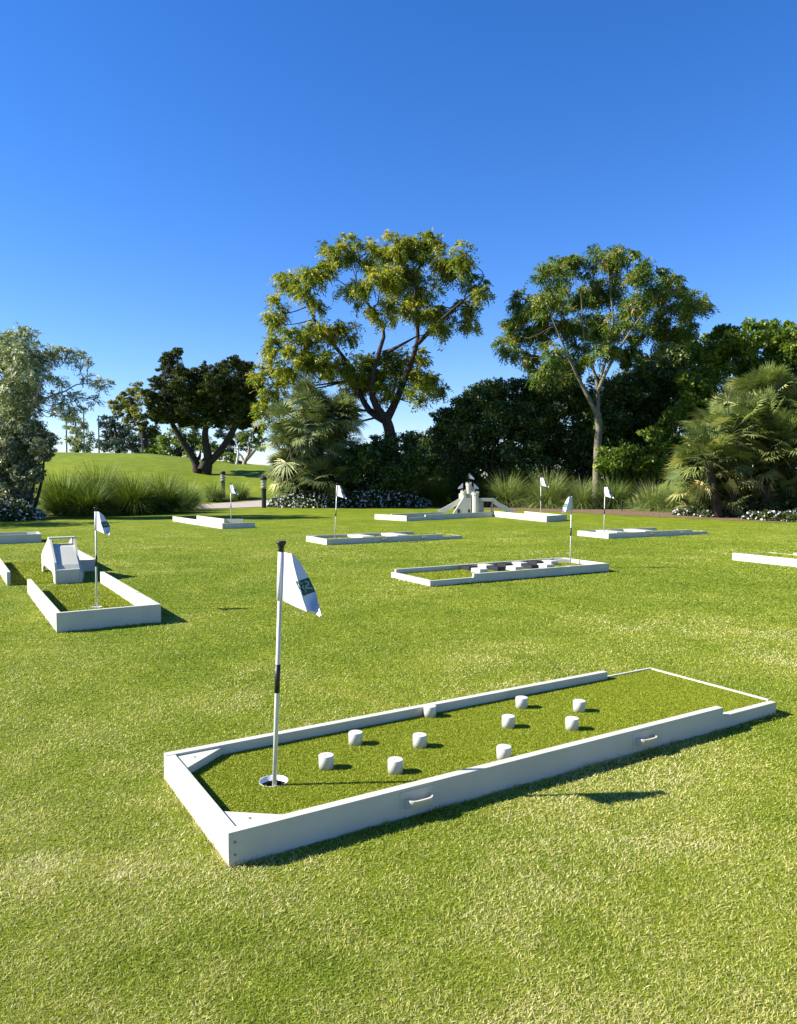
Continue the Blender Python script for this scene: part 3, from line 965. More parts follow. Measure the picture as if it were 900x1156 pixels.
def ribbon_me(pts, wd, off):
    """stitched stroke on the patch: pts in patch units"""
    pts = smooth_path(np.array([(p[0], p[1], 0) for p in pts]), 24)[:, :2]
    tg = np.gradient(pts, axis=0)
    tg /= np.linalg.norm(tg, axis=1)[:, None] + 1e-9
    nn = np.stack([-tg[:, 1], tg[:, 0]], 1) * wd
    Q = np.stack([pts - nn, pts + nn], 1)
    P = on_cloth(Q[..., 0], Q[..., 1], off)
    n = len(pts)
    F = np.array([[2 * k, 2 * k + 1, 2 * k + 3, 2 * k + 2] for k in range(n - 1)])
    return mesh_np('stitching', P.reshape(-1, 3), F)


KNOBZ = 1.205
FLZ = KNOBZ - 0.048       # top of the cloth


def make_flag(label):
    root = empty('golf_flag', (0, 0, 0), 0, label, 'golf flag', 'white golf flags on the lanes')
    bm_link('pole', bm_lathe([(0.0105, 0.0), (0.0105, 0.50), (0.0095, FLZ)], 14), M['pole'], root, smooth=True)
    bm_link('grip_band', bm_lathe([(0.0125, 0.505), (0.0125, 0.637)], 14), M['black'], root, smooth=True)
    bm_link('top_knob', bm_lathe([(0.0135, FLZ + 0.001), (0.0125, FLZ + 0.016), (0.015, FLZ + 0.028), (0.0225, FLZ + 0.040), (0.024, FLZ + 0.046), (0.020, FLZ + 0.050), (0.006, FLZ + 0.048)], 18), M['black'], root, smooth=True)
    fl = link('flag', grid_me('flag', flag_surface, 140, 90), M['flag'], root, smooth=True)
    md = fl.modifiers.new('thickness', 'SOLIDIFY')
    md.thickness = 0.0012
    md.offset = 0
    bm_link('sleeve', bm_lathe([(0.0135, -53.5 * PXM), (0.0145, -30 * PXM), (0.0135, 0.0)], 14), M['flag'], fl, smooth=True)
    pt = link('emblem', patch_me(), M['patch'], fl, smooth=True)
    link('stitching', ribbon_me([(0.62, 0.16), (0.80, 0.28), (0.72, 0.44), (0.50, 0.48), (0.52, 0.62), (0.74, 0.66), (0.86, 0.80)], 0.045, 0.0024), M['motif'], pt)
    link('stitching', ribbon_me([(0.30, 0.86), (0.36, 0.66), (0.28, 0.50), (0.40, 0.36)], 0.035, 0.0024), M['motif'], pt)
    link('stitching', ribbon_me([(0.20, 0.22), (0.32, 0.18), (0.44, 0.24)], 0.07, 0.0024), M['motif2'], pt)
    return root


def kids(o):
    return [c for c in COL.objects if c.parent == o]


def copy_tree(o, parent=None):
    c = o.copy()
    COL.objects.link(c)
    if parent:
        c.parent = parent
    for ch in kids(o):
        copy_tree(ch, c)
    return c


for nm, z_ in (('flag', FLZ),):
    pass
flag0 = make_flag('nearest white flag with a clear dark green emblem in the pegged lane')
for ch in kids(flag0):
    if ch.name.startswith('flag'):
        ch.location.z = FLZ
fp = world(front, hp[0], hp[1], 0.012)
pb = G(309.3, 886.5, 0.082)
flag0.location = (pb[0], pb[1], 0.012)
flag0.rotation_euler = (0, R(2.0), 0)
FLAGS = [
    (G(109, 685.5, 0.03), 0.01, 0.97, 0.0, 0.5, 'white flag on the stick in the lane with the A-shaped ramp', False),
    (G(261, 594.0, 0.03), 0.02, 1.13, 0.15, 0.0, 'small white flag on the stick in the L-shaped lane by the footpath', False),
    (G(378, 609.5, 0.062), 0.05, 1.13, 0.1, 2.6, 'white flag on a leaning stick in the cross-block lane left of the castle', False),
    (G(610.5, 585.5, 0.03), 0.03, 1.32, 0.0, 0.0, 'small white flag on the stick beyond the castle chute, in front of tussock grass', False),
    (G(644, 637, 0.062), 0.03, 1.02, math.pi, 0.5, 'white flag blowing to the left on the lane of black and white blocks', False),
    (G(682, 603.5, 0.062), 0.05, 1.08, -0.25, 0.6, 'white flag on the stick in the cross-block lane near the mulch bed', True),
]
for p, z_, sc_, rz_, lean, lab, _ in FLAGS:
    f = copy_tree(flag0)
    f.location = (p[0], p[1], z_)
    f.scale = (sc_, sc_, sc_)
    f.rotation_euler = (0, R(lean), 0)
    f['label'] = lab
    for ch in kids(f):
        if ch.name.startswith('flag'):
            ch.rotation_euler = (0, 0, rz_)
            if rz_ == math.pi:
                ch.rotation_euler = (0, 0, 0)
                ch.scale = (-0.85, 1, 1)


# ------------------------------------------------------------------ foliage
def unit(n):
    v = RNG.normal(size=(n, 3))
    return v / np.linalg.norm(v, axis=1)[:, None]


def leaf_quads(C, dirs, ln, wd, nrm_bias=(0, 0, 0.4)):
    n = len(C)
    dirs = dirs / (np.linalg.norm(dirs, axis=1)[:, None] + 1e-9)
    r = unit(n) + np.array(nrm_bias)
    side = np.cross(dirs, r)
    side /= np.linalg.norm(side, axis=1)[:, None] + 1e-9
    up = np.cross(side, dirs)
    ln = np.broadcast_to(ln, n)[:, None]
    wd = np.broadcast_to(wd, n)[:, None]
    base = C - dirs * ln * 0.5
    tip = C + dirs * ln * 0.5
    mid = C - dirs * ln * 0.05 + up * wd * 0.12
    V = np.stack([base, mid - side * wd * 0.5, tip, mid + side * wd * 0.5], 1).reshape(-1, 3)
    F = np.arange(4 * n).reshape(-1, 4)
    return V, F


def crown_mesh(clusters, dens, ln, wd, droop=0.0, sub=10, subr=0.34, flat=0.75, out=0.6, tvar=0.25, core=0.0, shell=0.55, spray=0.0):
    """clusters: (x, y, z, rx, rz); leaves gathered in clumps over each cluster's volume, gaps left between clumps"""
    Vs, Fs, Ts, off = [], [], [], 0
    for (x, y, z, rx, rz) in clusters:
        ns = max(4, int(sub * RNG.uniform(0.8, 1.2)))
        d = unit(ns)
        rad = (shell + (1.05 - shell) * RNG.random(ns) ** 0.7)[:, None]
        sc = d * rad * np.array([rx, rx, rz])
        area = 12.0 * rx * rz
        n = int(dens * area / (ln * wd) * 2.4)
        k = RNG.integers(0, ns, n)
        szs = RNG.uniform(0.6, 1.25, ns)
        g = RNG.normal(size=(n, 3))
        g /= np.maximum(1, np.linalg.norm(g, axis=1)[:, None] / 1.9)
        loc = sc[k] + g * np.array([rx, rx, rz * flat]) * (subr * 0.62 * szs[k])[:, None]
        if core > 0:
            nc = int(n * core)
            loc = np.concatenate([loc, unit(nc) * (RNG.random(nc) ** 0.5 * 0.8)[:, None] * np.array([rx, rx, rz])])
            k = np.concatenate([k, RNG.integers(0, ns, nc)])
            n += nc
        o_ = loc / (np.linalg.norm(loc, axis=1)[:, None] + 1e-6)
        dirs = o_ * out + RNG.normal(size=(n, 3)) * 0.6 + np.array([0, 0, -droop])
        l_ = ln * RNG.uniform(0.6, 1.35, n)
        w_ = wd * RNG.uniform(0.6, 1.35, n)
        clump = RNG.random(ns)
        if spray > 0:                    # pinnate sprays: leaflets in pairs along a drooping stalk
            m = max(4, n // 9)
            so_, sk = loc[:m], k[:m]
            sd_ = dirs[:m] + o_[:m] * 0.3
            sd_ /= np.linalg.norm(sd_, axis=1)[:, None]
            sl_ = spray * RNG.uniform(0.6, 1.3, m)
            q = np.arange(9) / 8.0
            cen = so_[:, None, :] + sd_[:, None, :] * (sl_[:, None] * q[None, :])[..., None] + np.array([0, 0, -1.0]) * (sl_[:, None] * q[None, :] ** 2 * 0.45)[..., None]
            sid = np.cross(sd_, unit(m) + np.array([0, 0, 0.8]))
            sid /= np.linalg.norm(sid, axis=1)[:, None] + 1e-9
            sg = np.where(np.arange(9) % 2 == 0, 1.0, -1.0)
            ld = sd_[:, None, :] * 0.7 + sid[:, None, :] * sg[None, :, None] * 0.9 + np.array([0, 0, -0.35])
            cen = cen + sid[:, None, :] * sg[None, :, None] * ln * 0.3
            loc, dirs = cen.reshape(-1, 3), ld.reshape(-1, 3)
            k = np.repeat(sk, 9)
            n = len(loc)
            l_ = ln * RNG.uniform(0.6, 1.3, n)
            w_ = wd * RNG.uniform(0.6, 1.3, n)
            tint = np.clip(0.5 + (clump[k] - 0.5) * 0.7 + np.repeat(RNG.normal(0, tvar, m), 9) + RNG.normal(0, 0.06, n), 0, 1)
        else:
            tint = np.clip(0.5 + (clump[k] - 0.5) * 0.7 + RNG.normal(0, tvar, n), 0, 1)
        V, F = leaf_quads(loc + np.array([x, y, z]), dirs, l_, w_)
        Vs.append(V)
        Fs.append(F + off)
        Ts.append(tint)
        off += len(V)
    return mesh_np('crown', np.concatenate(Vs), np.concatenate(Fs), np.concatenate(Ts))


def px_clusters(L, depth, spread, sx=1.0, ox=0.0, oy=0.0, front=None, flat=0.9, rs=1.0):
    """zoomed photo coordinates (zx, zy, r) -> world clusters around the given distance"""
    out = []
    for c in L:
        px, py, r = ox + c[0] / sx, oy + c[1] / sx, c[2] / sx
        dd = depth + (c[3] if len(c) > 3 else RNG.uniform(-1, 1) * spread)
        p = D(px, py, dd)
        rm = r / FPX * dd * rs
        out.append((p[0], p[1], p[2], rm, rm * flat))
    return out


def limbs(root_pts, clusters, r0, mode_from=0.35, wob=0.25, rad=0.07, take=1.0, straight=0.4):
    """limbs from the nearest trunk point below to each cluster centre"""
    paths = []
    nodes = np.concatenate(root_pts)
    for (x, y, z, rx, rz) in clusters:
        if RNG.random() > take:
            continue
        c = np.array([x, y, z])
        d = np.linalg.norm((nodes - c) * np.array([1, 1, 0.8]), axis=1) + np.where(nodes[:, 2] > z + 0.2, 4.0, 0)
        b = nodes[int(np.argmin(d))]
        m = b * straight + c * (1 - straight) + np.array([0, 0, -0.12 * np.linalg.norm(c - b)]) + RNG.normal(0, wob, 3)
        P = smooth_path(np.stack([b, m, c]), 10)
        ln_ = np.linalg.norm(c - b)
        paths.append((P, np.linspace(rad * 0.6 * min(1.4, 0.4 + ln_ * 0.2), 0.012, len(P))))
        for _ in range(3):       # twigs reaching out through the clump
            e = c + unit(1)[0] * np.array([rx, rx, rz]) * 0.85
            s_ = P[int(len(P) * RNG.uniform(0.5, 0.9))]
            paths.append((smooth_path(np.stack([s_, (s_ + e) / 2 + RNG.normal(0, 0.1 * rx, 3), e]), 6), np.linspace(0.02, 0.006, 7)))
    return paths


def build_tree(name, base, label, cat, trunk_paths, clusters, leafm, barkm, group, limb_kw=None, crown_kw=None, seg=9):
    root = empty(name, tuple(base), 0, label, cat, group)
    b = np.array(base)
    paths = [(smooth_path(np.array(p), 14), None, r) for p, r in trunk_paths]
    tp = []
    for P, _, r in paths:
        rr = np.interp(np.linspace(0, 1, len(P)), np.linspace(0, 1, len(r)), r)
        tp.append((P - b, rr))
    V, F = tube_np(tp, seg)
    link('trunk', mesh_np('trunk', V, F), barkm, root, smooth=True)
    if limb_kw is not None:
        lp = limbs([p for p, _, _ in paths], clusters, 0.1, **limb_kw)
        if lp:
            V, F = tube_np([(P - b, r) for P, r in lp], 6)
            link('limbs', mesh_np('limbs', V, F), M['bark'] if barkm is not M['barkdark'] else barkm, root, smooth=True)
    cl = [(c[0] - b[0], c[1] - b[1], c[2] - b[2], c[3], c[4]) for c in clusters]
    link('crown', crown_mesh(cl, **(crown_kw or {})), leafm, root)
    return root


def build_shrub(name, base, label, cat, clusters, leafm, group, stemm=None, **kw):
    root = empty(name, tuple(base), 0, label, cat, group)
    b = np.array(base)
    cl = [(c[0] - b[0], c[1] - b[1], c[2] - b[2], c[3], c[4]) for c in clusters]
    link('foliage', crown_mesh(cl, **kw), leafm, root)
    if stemm:
        paths = []
        for k, c in enumerate(cl[:10]):
            s = np.array([c[0] * 0.4 + RNG.normal(0, 0.15), c[1] * 0.4, 0.0])
            e = np.array(c[:3])
            paths.append((smooth_path(np.stack([s, (s + e) / 2 + RNG.normal(0, 0.2, 3), e]), 8), np.linspace(0.08, 0.02, 9)))
        V, F = tube_np(paths, 6)
        link('stems', mesh_np('stems', V, F), stemm, root, smooth=True)
    return root


def gz(p):
    return np.array([p[0], p[1], float(terrain(p[0], p[1]))])


TG = 'trees around the lawn'
SG = 'shrubs behind the lawn'
# --- tall airy tree in the centre
ZT = lambda x, y, dd: D(250 + x / 2.571, 240 + y / 2.571, dd)
dT = 42.0
baseT = gz(ZT(500, 830, dT))
CT = [(360, 105, 50), (325, 130, 38), (430, 130, 58), (500, 100, 55), (560, 95, 55), (620, 85, 42), (640, 150, 58), (700, 130, 48), (735, 215, 42), (705, 285, 42), (755, 235, 26), (625, 300, 52), (540, 180, 75), (460, 200, 65), (395, 225, 50), (470, 285, 50), (545, 285, 55), (640, 345, 34), (720, 320, 30), (590, 230, 60),
      (195, 200, 48), (240, 235, 38), (155, 285, 42), (265, 180, 48), (300, 165, 38), (275, 270, 26), (150, 320, 28),
      (290, 350, 52), (345, 350, 50), (235, 375, 62), (160, 390, 48), (180, 440, 58), (260, 440, 66), (150, 515, 48), (118, 565, 32), (330, 430, 56), (120, 470, 34), (130, 600, 24),
      (395, 455, 55), (470, 450, 65), (555, 440, 64), (605, 490, 46), (500, 505, 58), (430, 500, 55), (575, 525, 36), (380, 500, 46), (635, 510, 24)]
clT = px_clusters(CT, dT, 2.3, 2.571, 250, 240, flat=0.82, rs=0.93)
trT = [([baseT, ZT(500, 720, dT), ZT(485, 620, dT), ZT(465, 585, dT)], [0.42, 0.35, 0.31, 0.28]),
       ([ZT(470, 600, dT), ZT(430, 575, dT + .3), ZT(400, 520, dT + .5), ZT(370, 440, dT + .6), ZT(270, 310, dT + .6), ZT(245, 240, dT + .6)], [0.25, 0.19, 0.15, 0.12, 0.08, 0.03]),
       ([ZT(468, 590, dT), ZT(440, 540, dT - .3), ZT(440, 470, dT - .4), ZT(462, 390, dT - .5), ZT(470, 330, dT - .5), ZT(400, 230, dT - .5)], [0.25, 0.19, 0.15, 0.12, 0.08, 0.03]),
       ([ZT(480, 600, dT), ZT(510, 540, dT + .2), ZT(545, 450, dT + .3), ZT(570, 370, dT + .4), ZT(565, 280, dT + .5), ZT(560, 180, dT + .5)], [0.26, 0.2, 0.16, 0.13, 0.09, 0.03]),
       ([ZT(570, 380, dT + .4), ZT(640, 310, dT), ZT(720, 240, dT - .5)], [0.14, 0.1, 0.04]),
       ([ZT(470, 410, dT - .4), ZT(520, 385, dT - .8), ZT(565, 360, dT - 1)], [0.11, 0.08, 0.04])]
build_tree('tree', baseT, 'tallest tree in the centre with airy yellow-green crown and dark forked trunk', 'tree', trT, clT, M['yellowgreen'], M['barkdark'], TG,
           dict(rad=0.075, wob=0.35), dict(dens=1.5, ln=0.20, wd=0.07, droop=0.4, sub=18, subr=0.33, flat=0.65, shell=0.1, spray=0.38), seg=10)
# --- tree at the right with slender trunk
ZR = lambda x, y, dd: D(540 + x / 2.5, 260 + y / 2.5, dd)
dR = 39.4
baseR = gz(ZR(333, 745, dR))
CR = [(200, 110, 58), (270, 80, 56), (350, 70, 55), (420, 80, 55), (480, 110, 58), (560, 140, 55), (615, 190, 48), (650, 200, 30), (560, 215, 62), (470, 190, 75), (370, 165, 75), (280, 160, 75), (180, 180, 66), (110, 220, 55), (90, 270, 52), (80, 330, 40), (160, 270, 64), (240, 250, 70), (330, 255, 70), (420, 255, 70), (500, 280, 64), (580, 270, 52), (140, 345, 44), (200, 340, 54), (280, 330, 54), (350, 330, 50), (430, 330, 54), (60, 300, 24), (240, 390, 40), (395, 48, 26), (120, 180, 34), (170, 395, 34)]
clR = px_clusters([(330 + (c[0] - 330) * 0.96, c[1] + 14, c[2]) for c in CR], dR, 2.4, 2.5, 540, 260, flat=0.78, rs=0.8)
trR = [([baseR, ZR(336, 640, dR), ZR(340, 540, dR), ZR(330, 500, dR)], [0.24, 0.2, 0.19, 0.17]),
       ([ZR(332, 515, dR), ZR(300, 450, dR), ZR(270, 390, dR - .3), ZR(230, 300, dR - .6), ZR(190, 200, dR - .8)], [0.13, 0.10, 0.07, 0.04, 0.015]),
       ([ZR(338, 520, dR), ZR(335, 430, dR + .2), ZR(300, 310, dR + .3), ZR(290, 180, dR + .3)], [0.12, 0.09, 0.05, 0.015]),
       ([ZR(340, 450, dR), ZR(365, 392, dR - .3), ZR(420, 300, dR - .5), ZR(500, 190, dR - .6), ZR(560, 160, dR - .6)], [0.10, 0.085, 0.055, 0.03, 0.012]),
       ([ZR(345, 420, dR), ZR(380, 280, dR + .5), ZR(370, 150, dR + .6), ZR(365, 90, dR + .6)], [0.08, 0.055, 0.03, 0.012])]
build_tree('tree', baseR, 'round airy tree with slender pale trunk standing among tussocks at the right', 'tree', trR, clR, M['midgreen'], M['barkgreen'], TG,
           dict(rad=0.035, wob=0.12, straight=0.5), dict(dens=1.75, ln=0.18, wd=0.062, droop=0.4, sub=18, subr=0.34, flat=0.6, shell=0.1, spray=0.36), seg=10)
# --- cypress on the mound
ZC = lambda x, y, dd: D(150 + x / 5.625, 380 + y / 5.625, dd)
dC = 55.0
baseC = gz(ZC(440, 865, dC))
CC = [(240, 140, 52), (290, 95, 26), (200, 150, 34), (230, 215, 62), (300, 240, 66), (380, 250, 60), (455, 225, 45), (452, 185, 16), (458, 160, 9), (540, 225, 58), (600, 190, 50), (650, 155, 40), (655, 130, 16), (700, 190, 52), (740, 190, 34), (700, 260, 66), (770, 290, 56), (620, 280, 75), (500, 310, 75), (400, 330, 75), (300, 330, 75), (200, 310, 62), (150, 285, 42), (110, 365, 46), (170, 390, 56), (250, 410, 75), (350, 420, 75), (460, 420, 75), (560, 400, 75), (660, 380, 75), (755, 370, 56), (800, 320, 34), (130, 490, 46), (190, 505, 52), (260, 485, 55), (330, 470, 56), (420, 480, 58), (520, 480, 55), (640, 470, 64), (700, 500, 55), (760, 440, 56), (735, 555, 26), (600, 510, 45), (800, 590, 34), (270, 90, 20)]
CC += [(330, 520, 50), (470, 520, 46), (550, 520, 50), (680, 440, 60), (600, 330, 60), (720, 330, 60), (420, 370, 60), (120, 430, 44), (220, 460, 56), (160, 515, 42), (240, 525, 44), (320, 540, 42), (400, 548, 42), (480, 548, 42), (560, 542, 42), (640, 535, 44), (700, 550, 40), (760, 515, 42), (420, 280, 50), (500, 255, 44)]
clC = px_clusters(CC, dC, 2.0, 5.625, 150, 380, flat=0.85, rs=1.1)
trC = [([baseC + np.array([-.35, 0, 0]), ZC(395, 790, dC), ZC(305, 650, dC - .4), ZC(250, 550, dC - .5), ZC(200, 420, dC - .5)], [0.36, 0.27, 0.2, 0.16, 0.08]),
       ([baseC + np.array([.25, 0.1, 0]), ZC(478, 770, dC), ZC(458, 640, dC), ZC(465, 540, dC), ZC(450, 350, dC)], [0.42, 0.32, 0.24, 0.2, 0.1]),
       ([ZC(475, 810, dC), ZC(555, 725, dC + .2), ZC(630, 610, dC + .3), ZC(680, 500, dC + .3), ZC(720, 380, dC)], [0.3, 0.26, 0.22, 0.18, 0.08]),
       ([ZC(385, 800, dC), ZC(420, 770, dC + .1), ZC(430, 730, dC)], [0.16, 0.13, 0.05]),
       ([ZC(470, 780, dC), ZC(440, 850, dC - .3)], [0.3, 0.36])]
build_tree('cypress_tree', baseC, 'dark wind-shaped cypress standing on the mound', 'tree', trC, clC, M['cypress'], M['barkpale'] if False else M['barkdark'], TG,
           dict(rad=0.09, wob=0.2), dict(dens=1.9, ln=0.19, wd=0.06, droop=-0.5, sub=26, subr=0.25, flat=0.6, out=0.8, shell=0.55, core=0.3, tvar=0.2), seg=10)
# --- olive at the left
ZO = lambda x, y, dd: D(x / 6.43, 360 + y / 6.43, dd)
dO = 29.0
baseO = gz(ZO(60, 1400, dO))
CO = [(150, 105, 75), (80, 185, 80), (210, 140, 70), (20, 270, 95), (150, 250, 100), (260, 255, 90), (350, 260, 80), (60, 400, 110), (200, 390, 110), (290, 410, 70), (100, 540, 115), (240, 500, 80), (30, 600, 100), (180, 640, 85), (-80, 300, 130), (-60, 120, 70), (60, 480, 110), (160, 560, 90), (250, 600, 80), (100, 320, 100), (200, 320, 90)]
CO += [(50, 700, 105), (150, 715, 80), (100, 650, 105), (0, 690, 110), (220, 700, 60)]
CO2 = [(420, 230, 55), (500, 230, 42), (590, 270, 42), (640, 310, 34), (525, 310, 42), (400, 430, 46), (450, 480, 40), (620, 430, 40), (735, 470, 55), (770, 460, 30), (690, 590, 42), (560, 560, 50), (470, 600, 50), (500, 680, 52), (420, 640, 50), (560, 660, 40), (380, 560, 40)]
clO = px_clusters(CO, dO, 1.3, 6.43, 0, 360)
clO2 = px_clusters(CO2, dO - 0.5, 0.8, 6.43, 0, 360, flat=0.8)
trO = [([baseO, ZO(90, 1000, dO), ZO(150, 780, dO)], [0.3, 0.24, 0.2]),
       ([ZO(150, 790, dO), ZO(215, 670, dO - .8), ZO(262, 570, dO - 1.3), ZO(300, 450, dO - 1.4), ZO(330, 375, dO - 1.2), ZO(380, 300, dO - .8)], [0.06, 0.052, 0.044, 0.036, 0.026, 0.012]),
       ([ZO(240, 640, dO - .8), ZO(320, 585, dO - .8), ZO(400, 548, dO - .7), ZO(480, 522, dO - .6), ZO(560, 475, dO - .5), ZO(720, 470, dO - .4)], [0.05, 0.045, 0.04, 0.032, 0.022, 0.012]),
       ([ZO(110, 700, dO), ZO(70, 520, dO - 1.2), ZO(100, 370, dO - 1.4), ZO(180, 245, dO - 1.2), ZO(190, 150, dO - .8)], [0.07, 0.05, 0.036, 0.026, 0.012])]
ol = build_tree('olive_tree', baseO, 'silvery olive tree at the left edge with thin spreading branches', 'tree', trO, clO + clO2, M['olive'], M['barkpale'], TG,
                dict(rad=0.04, wob=0.15), None if False else dict(dens=1.0, ln=0.13, wd=0.04, droop=0.1, sub=20, subr=0.36, shell=0.2, spray=0.22), seg=8)
CO3 = [(100, 60, 125), (250, 60, 105), (330, 110, 78), (200, 180, 125), (50, 150, 140), (300, 180, 85), (80, 260, 120), (200, 270, 100), (-120, 150, 160), (-100, 330, 150), (150, 370, 90), (20, 390, 110), (60, 500, 110), (170, 470, 90), (-60, 480, 130), (250, 360, 70), (120, 560, 80), (0, 580, 100), (210, 540, 60)]
cl3 = px_clusters(CO3, 28.0, 0.9, 6.43, 0, 480)
build_shrub('shrub', gz(D(15, 583, 28.0)), 'rounded grey-green bush under the olive tree at the left edge', 'shrub', cl3, M['olivedark'], SG, M['barkdark'],
            dens=1.6, ln=0.12, wd=0.055, sub=24, subr=0.3, shell=0.55, core=0.3, tvar=0.28)
# one more of the row just outside the left edge; its shadow crosses the lawn in view
offb = np.array([-21.5, 24.2, 0.0])
offc = [(-21.5 + x, 24.2 + y, z, r, r * .85) for x, y, z, r in ((0, 0, 5.0, 1.6), (1.3, .4, 4.2, 1.2), (-1.2, -.3, 4.3, 1.3), (.4, -.9, 5.8, 1.1), (-.5, .8, 5.9, 1.2), (.6, .2, 6.9, .9), (-1.9, .3, 5.1, .9), (2.1, -.2, 5.2, .8))]
build_tree('olive_tree', offb, 'olive tree beyond the left edge of the view, casting its shade across the lawn', 'tree', [([offb, offb + np.array([.1, 0, 2]), offb + np.array([0, .1, 4.6])], [.22, .17, .08])], offc, M['olive'], M['barkpale'], TG,
           dict(rad=0.05), dict(dens=0.5, ln=0.22, wd=0.08, sub=10, subr=0.36, shell=0.3))
# --- gum and other background trees beyond the mound
ZE = lambda x, y, dd: D(120 + x / 7.5, 440 + y / 7.5, dd)


def bgtree(label, base, L, dep, leafm, trunk, name='tree', spread=2.5, **kw):
    cl = px_clusters(L, dep, spread, 7.5, 120, 440, rs=1.35)
    ck = dict(dens=1.15, ln=0.34, wd=0.14, droop=0.3, sub=9, subr=0.4, shell=0.3)
    ck.update(kw)
    return build_tree(name, base, label, 'tree', trunk, cl, leafm, M['barkdark'], TG, dict(rad=0.09, wob=0.4), ck, seg=7)


dE = 90.0
bE = gz(ZE(330, 560, dE))
bgtree('ochre-green gum tree beyond the mound, left of the cypress', bE,
       [(190, 15, 45), (150, 60, 40), (100, 130, 58), (170, 120, 58), (230, 155, 55), (280, 200, 55), (90, 205, 36), (140, 290, 50), (200, 230, 55), (310, 310, 48), (345, 370, 56), (395, 430, 56), (430, 370, 48), (300, 60, 42), (270, 10, 26), (250, -30, 34), (310, 240, 40)], dE, M['gum'],
       [([bE, ZE(320, 400, dE), ZE(260, 250, dE), ZE(190, 60, dE)], [0.4, 0.3, 0.22, 0.06]), ([ZE(320, 420, dE), ZE(390, 380, dE)], [0.2, 0.05])])
bE2 = gz(ZE(100, 560, 84))
bgtree('dark green pine-like tree beyond the mound, right of the net poles', bE2,
       [(30, 260, 50), (0, 290, 40), (80, 370, 65), (200, 400, 58), (240, 430, 50), (45, 470, 65), (140, 470, 60), (220, 480, 45), (10, 380, 40), (120, 310, 40), (-20, 255, 34), (-30, 480, 50), (280, 490, 45), (100, 440, 60), (180, 340, 40)], 84, M['bluegreen'],
       [([bE2, ZE(90, 420, 84), ZE(60, 280, 84)], [0.35, 0.25, 0.08])], dens=0.8)
bE3 = gz(ZE(600, 600, 82))
bgtree('olive-green bush seen beneath the cypress branches', bE3,
       [(560, 470, 75), (520, 430, 55), (430, 510, 45), (630, 410, 60), (700, 340, 75), (690, 450, 80), (620, 520, 60), (480, 540, 40), (740, 560, 55), (440, 440, 55), (390, 500, 45), (560, 380, 60), (800, 420, 70), (780, 520, 60), (860, 480, 60), (500, 500, 60), (350, 520, 36)], 82, M['hedge'],
       [([bE3, ZE(620, 480, 82), ZE(660, 380, 82)], [0.3, 0.2, 0.08])], dens=0.75)
dB = 74.0
ZB = lambda x, y, dd: D(220 + x / 7.5, 470 + y / 7.5, dd)
bB = gz(ZB(420, 420, dB))
clB = px_clusters([(440, 160, 55), (400, 180, 45), (490, 190, 52), (420, 240, 40), (520, 230, 50), (560, 190, 50), (470, 130, 40), (560, 270, 50), (380, 140, 26)], dB, 1.2, 7.5, 220, 470)
build_tree('tree', bB, 'small tree with pale forked trunk behind the bollards', 'tree',
           [([bB, ZB(425, 380, dB), ZB(455, 320, dB), ZB(465, 230, dB)], [0.26, 0.2, 0.15, 0.1]), ([ZB(430, 375, dB), ZB(480, 320, dB), ZB(548, 245, dB)], [0.18, 0.15, 0.09]), ([ZB(420, 390, dB), ZB(390, 330, dB), ZB(340, 290, dB)], [.14, .09, .05])],
           clB, M['midgreen'], M['barkpale'], TG, dict(rad=0.05), dict(dens=0.7, ln=0.32, wd=0.13, sub=9, subr=0.4, shell=0.3))
# bare branch in front of that tree; its near-white colour stands in for sunlight
bw = gz(ZB(352, 400, 68))
rootw = empty('sunlit_branch', tuple(bw), 0, 'bare branch with sunlight painted on in white, curving up right of the cypress trunk', 'branch')
V, F = tube_np([(smooth_path(np.array([bw, ZB(365, 330, 68), ZB(368, 268, 68), ZB(352, 225, 68), ZB(338, 190, 68)]) - bw, 12), np.linspace(0.10, 0.05, 13)),
                (smooth_path(np.array([ZB(366, 270, 68), ZB(345, 272, 68), ZB(312, 256, 68)]) - bw, 8), np.linspace(0.10, 0.07, 9)),
                (smooth_path(np.array([ZB(362, 245, 68), ZB(374, 236, 68), ZB(380, 222, 68)]) - bw, 8), np.linspace(0.08, 0.05, 9))], 7)
me_ = mesh_np('limb', V, F)
link('limb', me_, mat_plain('sunlit_white_wood', (0.62, 0.62, 0.60), 0.7, 0.15, 6), rootw, smooth=True)
# --- low bushes on the far slope and airy tree behind the olive
bq = gz(D(256, 522, 78))
build_shrub('shrub', bq, 'low bush on the far slope between the cypress and the pale-trunked tree', 'shrub', px_clusters([(180, 340, 40), (230, 345, 45), (280, 350, 45), (330, 360, 40), (370, 370, 36)], 78, 1.0, 7.5, 220, 470, flat=0.9), M['hedge'], SG, None,
            dens=0.9, ln=0.3, wd=0.14, sub=10, subr=0.35, core=0.2)
bq = gz(D(87, 516, 70))
clq = px_clusters([(80, 470, 9), (90, 478, 9), (86, 490, 9), (78, 482, 7), (96, 495, 8), (84, 502, 9), (100, 503, 8), (76, 497, 7), (92, 508, 9)], 70, 1.0, 1, 0, 0)
build_tree('tree', bq, 'thin grey-leaved tree among the net poles behind the olive', 'tree', [([bq, D(87, 495, 70), D(85, 475, 70)], [.16, .11, .05])], clq, M['olive'], M['barkdark'], TG,
           dict(rad=0.05), dict(dens=0.8, ln=0.28, wd=0.10, sub=12, subr=0.42, shell=0.3))
bs = gz(D(262, 535, 95))
cls = px_clusters([(262, 478, 10), (250, 486, 9), (255, 498, 11), (268, 494, 10), (246, 505, 9), (262, 508, 10), (275, 505, 9)], 95, 1.5, 1, 0, 0)
